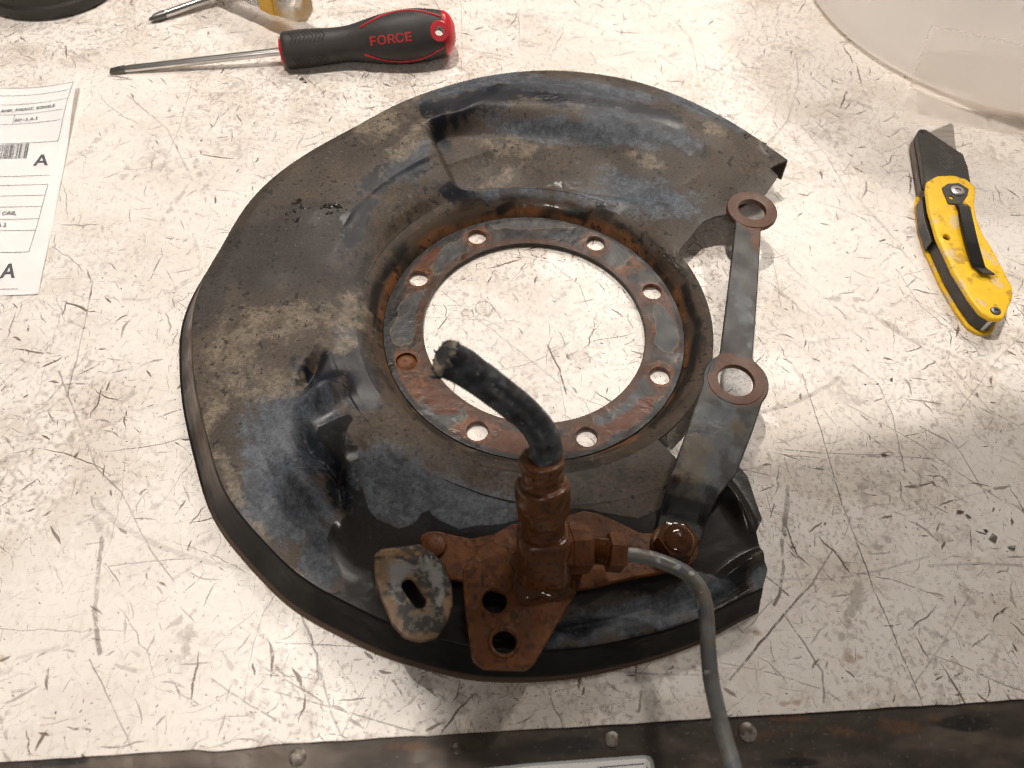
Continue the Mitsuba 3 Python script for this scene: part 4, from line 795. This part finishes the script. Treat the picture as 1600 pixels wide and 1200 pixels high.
add('blade_holder', plate(hold, .0105, .0165, b=.0008, step=.002), 'knife_holder', K, smooth=45)
add('blade_holder', plate(hold.buffer(.0002), .0030, .0088, b=.0006, step=.002), 'holder_side', K, smooth=45)
bl2 = Polygon([(0.312,0.1961), (0.3208,0.2012), (0.3417,0.2128), (0.342,0.2101), (0.3357,0.1824), (0.3322,0.1603), (0.3073,0.1534)])
add('blade', plate(bl2, .0089, .0104, b=.0002, step=.003), 'blade_steel', K, smooth=30)
pv = [(0.308,0.1927)][0]
add('pivot', lathe([(0, .0017), (.0004, .0017), (.0005, 1e-5)], (*pv, .0164), (0, 0, 1), 16), 'knife_gloss', K)
et = []
for r0, r1 in (([(0.3166,0.1772), (0.3235,0.1617)], 0), ([(0.3152,0.1728), (0.3226,0.1573)], 0), ([(0.3142,0.1676), (0.3216,0.1524)], 0), ([(0.3127,0.1625), (0.3186,0.1508)], 0), ([(0.3117,0.1575), (0.3157,0.1493)], 0)):
    p0, p1 = np.array(r0[0]), np.array(r0[1])
    n = 9
    for i in range(n):
        if rng.random() < .25: continue
        q0, q1 = p0 + (p1 - p0) * (i / n), p0 + (p1 - p0) * ((i + .65) / n)
        et.append(box_between((*q0, .01652), (*q1, .01652), .0005, .0005))
key = add('etched_mark', cat(et), 'etching', K); labels[key] = {'kind': 'stuff'}
clipb = rounded(Polygon([(0.3029,0.1269), (0.3086,0.1312), (0.3177,0.1324), (0.323,0.1259), (0.32,0.1198), (0.3131,0.1116), (0.3108,0.1102), (0.3027,0.1104), (0.3028,0.117)]), .0010)
dot = Point([(0.3066,0.1168)][0]).buffer(.0019, 16)
add('clip_base', plate(clipb.difference(dot), ZK, ZK + .0012, b=.0003, step=.001), 'knife_black', K, smooth=40)
cpath = np.array([(0.312,0.1104,0.02), (0.3114,0.1052,0.0225), (0.3073,0.0885,0.0245), (0.3046,0.0676,0.024), (0.3045,0.0493,0.0215), (0.3064,0.048,0.0205), (0.3082,0.0417,0.0225)])
cp = resample(cpath, 40, k=1)
dcl = np.gradient(cp[:, :2], axis=0); dcl /= np.linalg.norm(dcl, axis=1, keepdims=True); ncl = np.stack([-dcl[:, 1], dcl[:, 0]], 1)
main = (cpath[4, :2] - cpath[2, :2]); main /= np.linalg.norm(main); nm = np.array([-main[1], main[0]])
cl = np.stack([np.c_[cp[:, :2] + nm * w, cp[:, 2]] for w in (-.0044, -.0040, 0, .0040, .0044)], 1)
cl[:, 0, 2] -= .0004; cl[:, 4, 2] -= .0004
add('belt_clip', shell(cl, .0010), 'knife_gloss', K, smooth=40, label='black belt clip')
s1 = [(0.3132,0.1234)][0]
def screw(center, z, r, bsdf):
    t = lathe([(0, r), (.0008, r), (.0013, r * .9), (.0016, r * .62), (.0016, r * .42), (.0006, r * .40), (.0006, 1e-5)], (*center, z), (0, 0, 1), 48, shape=lambda a, s: 1.0)
    add('screw', t, bsdf, K, smooth=35)
screw(s1, ZK + .0011, .0051, 'screw_steel'); screw([(0.3051,0.0123)][0], ZK - .0005, .0034, 'dark_steel')
add('bolt', lathe([(0, .0026), (.0002, .0026), (.0002, 1e-5)], (*kh, ZK - .0040), (0, 0, 1), 20), 'dark_steel', K)
pn = [(0.3028,0.0097)][0]
add('end_pin', lathe([(0, .0028), (.011, .0028)], (*pn, .0032), (0, 0, 1), 20), 'screw_steel', K)
thing(K, 'folding utility knife with scuffed yellow handle, black clip and exposed blade', 'utility knife')

# ------------------------------------------------------------------ label sheet on the left
LS = 'label_sheet'
c0 = np.array([(-0.3586,0.2274)][0]); c1 = np.array([(-0.3249,0.0175)][0])
dv = (c0 - c1); SHH = np.linalg.norm(dv); dv /= SHH; du = np.array([dv[1], -dv[0]])
hx0 = np.array([(-0.4196,0.2225)][0]); duh = (c0 - hx0) / np.linalg.norm(c0 - hx0)
def sheet_pt(px_pt): return np.array(px_pt)
shp = Polygon([c0, c1, c1 - duh * .17, c0 - duh * .17])
def sheet_bend(v):
    t = np.clip(((v[:, :2] - c1) @ dv) / SHH, 0, 1); e = np.clip(1 + ((v[:, :2] - c0) @ duh) / .05, 0, 1)
    v[:, 2] += .0065 * sst(.50, 1, t) * e * e + .0010 * np.sin(v[:, 1] * 40) ** 2 * e; return v
LZ = .0004
add('paper', plate(shp, .0002, LZ, b=.00005, step=.004, grid=.005, bend=sheet_bend), 'paper', LS, smooth=40)
def lift(v2, z):
    v = np.c_[v2, np.full(len(v2), z)]; return sheet_bend(v)
def rule(p, q, w=.00045, key='rule', m='ink_grey'):
    p, q = np.array(p), np.array(q); d = (q - p) / np.linalg.norm(q - p); n = np.array([-d[1], d[0]]) * w / 2
    pts = resample([p, q], 24); g = np.stack([lift(pts + n, LZ + .00030), lift(pts - n, LZ + .00030)], 1)
    return shell(g, .00008)
H1 = [(-0.4485,0.2205), (-0.3618,0.2263)]; rules = []
rows1 = [[(-0.4533,0.2202), (-0.3616,0.2263)], [(-0.4499,0.2109), (-0.3617,0.2172)], [(-0.4459,0.2002), (-0.3609,0.2064)], [(-0.4415,0.1884), (-0.3601,0.1946)], [(-0.4375,0.1776), (-0.3585,0.1835)], [(-0.4297,0.1566), (-0.3553,0.162)], [(-0.4168,0.1218), (-0.351,0.1268)]]
rows2 = [[(-0.4136,0.1132), (-0.3494,0.1173)], [(-0.4097,0.1028), (-0.3482,0.1067)], [(-0.4058,0.0923), (-0.347,0.096)], [(-0.4016,0.0808), (-0.3461,0.0845)], [(-0.3976,0.0701), (-0.3448,0.0736)], [(-0.3901,0.05), (-0.3423,0.0531)], [(-0.3786,0.0188), (-0.3389,0.0212)]]
rules = [rule(*r) for r in rows1 + rows2] + [rule(rows1[0][1], rows1[5][1]), rule(rows2[0][1], rows2[5][1]), rule(*[(-0.3976,0.1917), (-0.3959,0.1807)])]
key = add('rule', cat(rules), 'ink_grey', LS, smooth=False, label='thin printed table rules'); labels[key]['kind'] = 'stuff'
def text_on(txt, p, q, h, bold, key, m='ink'):
    """Text from p to q (its baseline), h metres tall, up along the sheet."""
    tm = meshkit.text_mesh(txt, h, depth=.00008, bold=bold); v = np.array(tm.vertices)
    p, q = np.array(p), np.array(q); W = v[:, 0].max() - v[:, 0].min()
    sc = np.linalg.norm(q - p) / W; d = (q - p) / np.linalg.norm(q - p)
    w = p + np.outer((v[:, 0] - v[:, 0].min()) * sc, d) + np.outer(v[:, 1], dv)
    z = v[:, 2] + LZ + .00030
    o = sheet_bend(np.c_[w, z]); tm.vertices = o
    return add(key, tm, m, LS, smooth=False, label=f'printed text {txt}')
text_on('ANK, FRONT, SINGLE', *[(-0.4095,0.194), (-0.368,0.1983)], .0032, True, 'print')
text_on('RO-1 A.1', *[(-0.3951,0.1833), (-0.3778,0.1854)], .0032, True, 'print')
text_on('A', *[(-0.3662,0.1364), (-0.3559,0.1373)], .0110, True, 'print')
text_on('T CAB,', *[(-0.3757,0.0862), (-0.3623,0.0875)], .0033, True, 'print')
text_on('A.1', *[(-0.3711,0.0755), (-0.3653,0.076)], .0033, True, 'print')
text_on('A', *[(-0.3536,0.0299), (-0.3441,0.0305)], .0118, True, 'print')
bars = []; xs = -60.0
r2 = np.random.default_rng(3)
b0, b1 = np.array([(-0.4248,0.1558), (-0.3771,0.1595)]); c_0, c_1 = np.array([(-0.4208,0.1401), (-0.3741,0.1439)])
q = 0.0
while q < 1:
    w = r2.choice([.006, .006, .012, .020]); g = r2.choice([.006, .010, .018])
    p1, p2 = b0 + (b1 - b0) * (q + w / 2), c_0 + (c_1 - c_0) * (q + w / 2)
    bars.append(rule(p1, p2, w=float(np.linalg.norm(b1 - b0)) * w)); q += w + g
key = add('barcode', cat(bars), 'ink', LS, smooth=False); labels[key] = {'kind': 'stuff'}
thing(LS, 'white printed label sheet with table, barcode and large letters A at the left edge', 'label sheet')

# paper card at the bottom edge
CS = 'paper_card'
q = np.array([(-0.0452,-0.2631), (-0.0067,-0.2591), (0.0521,-0.255), (0.0541,-0.257), (0.055,-0.2692), (0.0536,-0.2955), (-0.0465,-0.3006)])
card = rounded(Polygon(q), .0018)
add('card', plate(card, -.0012, -.0007, b=.0001, step=.003), 'card_grey', CS)
ins = Polygon([(-0.0452,-0.265), (-0.0067,-0.2604), (0.0507,-0.2565), (0.0524,-0.2581), (0.0532,-0.2692), (0.0518,-0.2955), (-0.0465,-0.3011)]); ins = rounded(ins, .0012)
add('face', plate(ins, -.0007, -.0005, b=.0001, step=.003), 'paper', CS)
ln = [np.array(r) for r in ([(0.0254,-0.2609), (0.0507,-0.2589)], [(0.0507,-0.2589), (0.0504,-0.2692)])]
bb = []
for a_, b_ in ln:
    d_ = (b_ - a_) / np.linalg.norm(b_ - a_); n_ = np.array([-d_[1], d_[0]]) * .0003
    bb.append(plate(Polygon([a_ + n_, b_ + n_, b_ - n_, a_ - n_]), -.0005, -.0004, b=.00001))
add('rule', cat(bb), 'ink', CS, smooth=False)
thing(CS, 'white card with thin black printed border lying on the dark bench edge', 'card')

# ------------------------------------------------------------------ tub, film and black pot
tb = np.array([(0.2661,0.3956), (0.2784,0.3541), (0.2962,0.3172), (0.3156,0.2912), (0.3333,0.273), (0.3665,0.2529), (0.4163,0.236)])
A_ = np.c_[2 * tb, np.ones(len(tb))]; sol = np.linalg.lstsq(A_, (tb ** 2).sum(1), rcond=None)[0]
tcx, tcy = sol[:2]; tr = math.sqrt(sol[2] + tcx ** 2 + tcy ** 2)
def tub_mesh():
    prof = [(.004, 1e-5), (.003, tr * .9), (.0015, tr * .96), (.0022, tr - .003), (.005, tr - .0004), (.009, tr + .0002), (.011, tr - .0006), (.06, tr + .006), (.12, tr + .014), (.17, tr + .020), (.172, tr + .024), (.176, tr + .024), (.176, tr + .018), (.12, tr + .011), (.06, tr + .003), (.012, tr - .004), (.010, tr - .02), (.010, 1e-5)]
    return lathe(prof, (tcx, tcy, 0), (0, 0, 1), 128)
add('plastic_tub', tub_mesh(), 'tub_plastic', smooth=40)
thing('plastic_tub', 'large round white plastic tub with a rounded base', 'tub')
fa = np.array([(0.3062,0.2241,0.0006), (0.3306,0.2747,0.0006), (0.3241,0.2729,0.03), (0.3004,0.2418,0.075)])
fb = np.array([(0.4289,0.212,0.0006), (0.4476,0.2322,0.0006), (0.4373,0.2343,0.03), (0.405,0.2095,0.075)])
fg = np.array([resample(np.array([a_, (a_ + b_) / 2, b_]), 30, k=3) for a_, b_ in zip(resample(fa, 24), resample(fb, 24))])
# keep the film just in front of the tub's wall
rr = np.hypot(fg[..., 0] - tcx, fg[..., 1] - tcy); zz = fg[..., 2]
need = tr + .007 + .13 * zz
kf = np.where(zz > .0015, np.maximum(rr, need) / rr, 1.0)
fg[..., 0] = tcx + (fg[..., 0] - tcx) * kf; fg[..., 1] = tcy + (fg[..., 1] - tcy) * kf
v = fg.reshape(-1, 3)
scene['plastic_film'] = mikit.ply(trimesh.Trimesh(v, strip_faces(24, 30), process=False), 'film_plastic', smooth=True)
thing('plastic_film', 'translucent plastic film leaning against the white tub', 'plastic film')
pb_ = np.array([(-0.4522,0.3169), (-0.4377,0.3134), (-0.4187,0.3124), (-0.4014,0.3169), (-0.3853,0.3265), (-0.3713,0.3447)])
A_ = np.c_[2 * pb_, np.ones(len(pb_))]; sol = np.linalg.lstsq(A_, (pb_ ** 2).sum(1), rcond=None)[0]
pcx, pcy = sol[:2]; pr = math.sqrt(sol[2] + pcx ** 2 + pcy ** 2)
prof = [(.0003, 1e-5), (.0003, pr - .002), (.0015, pr), (.010, pr), (.012, pr - .002), (.030, pr - .003), (.032, pr - .005), (.032, pr - .012), (.026, pr - .014), (.026, 1e-5)]
add('pot_lid', lathe(prof, (pcx, pcy, 0), (0, 0, 1), 96), 'black_plastic', smooth=30)
thing('pot_lid', 'round black plastic cap cut off at the top left corner', 'cap')

# small chips of dirt and paint
chips = [(-0.1876,0.249), (-0.1834,0.2452), (-0.1907,0.253), (-0.1453,0.2296), (-0.1712,0.2273), (-0.1671,0.2275), (-0.1636,0.2277), (0.2122,-0.0874), (0.2482,-0.124), (0.2523,-0.1267), (0.2627,-0.1404), (0.2597,-0.1357), (0.2722,-0.1456), (0.231,-0.0329), (0.221,-0.0357), (0.1416,-0.1402), (0.1446,-0.1475), (0.2132,-0.0364)]
for i, (cx, cy) in enumerate(chips):
    sz = (.0026, .0020, .0016, .0010, .0008, .0007, .0009, .0022, .0024, .0016, .0034, .0016, .0030, .0016, .0012, .0012, .0022, .0012)[i]
    pts = rng.normal(0, 1, (14, 3)) * np.array([1, .7, .28]) ; pts /= np.abs(pts).max()
    pts = pts * sz + np.array([cx, cy, sz * .22])
    pts[:, 2] = np.maximum(pts[:, 2], .0002)
    k = add('dirt_chip', M2T(m3.Manifold.hull_points(pts)), 'chip_dark', smooth=False)
    thing(k, 'small dark dirt chip lying loose on the white bench', 'dirt chip', group='dark dirt chips scattered on the bench')

# housings of the unseen lamps, with the blocker under the main one (outside the frame)
def lamp_case(prefix, pos, aim, w, h):
    m = trimesh.creation.box((w + .03, h + .03, .02)); tr_ = np.array(T().look_at(origin=list(pos), target=list(aim), up=[0, 1, 0.01]).matrix, float).reshape(4, 4)
    m.apply_translation((0, 0, -.014)); m.apply_transform(tr_); add('housing', m, 'card_grey', prefix)
for k_, pos_, aim_, w_, h_, v_ in LAMPS: lamp_case(k_, pos_, aim_, w_, h_)
BLOCKED_AREA = np.array([(-0.0478,-0.2723), (-0.0614,-0.2236), (-0.0946,-0.197), (-0.1283,-0.1685), (-0.1389,-0.1317), (-0.1189,-0.1053), (-0.0526,-0.0954), (0.062,-0.0927), (0.141,-0.0851), (0.2332,-0.0676), (0.3543,-0.0317), (0.2907,-0.2872)])  # bench area that the unseen blocker darkens
lp = np.array(LAMPS[0][1]); zf = 0.80
v = np.array([lp + (np.r_[q_, 0] - lp) * ((lp[2] - zf) / lp[2]) for q_ in BLOCKED_AREA])
add('unseen_blocker', plate(Polygon(v[:, :2]), zf - .002, zf + .002, b=.001, step=.02), 'card_grey', 'unseen_main_lamp')  # unseen flat blocker, casts the shadow of the person behind the camera
arm_ = v[:, :].mean(0)
add('blocker_stem', tube([lp + np.array([0, 0, .03]), (lp + arm_) / 2 + np.array([.18, 0, .10]), arm_ + np.array([0, 0, .004])], [.006] * 3), 'card_grey', 'unseen_main_lamp')  # rod that carries the unseen blocker
thing('unseen_main_lamp', 'unseen main lamp left of the bench, with a flat blocker that darkens its lower right', 'lamp')
thing('unseen_lamp', 'unseen lamp lighting the bench from the right rear', 'lamp'); thing('unseen_lamp_001', 'unseen low long lamp behind the bench, placed for glare on the ring', 'lamp'); thing('unseen_lamp_002', 'unseen lamp on the near side, placed for highlights on rim and bolt', 'lamp')
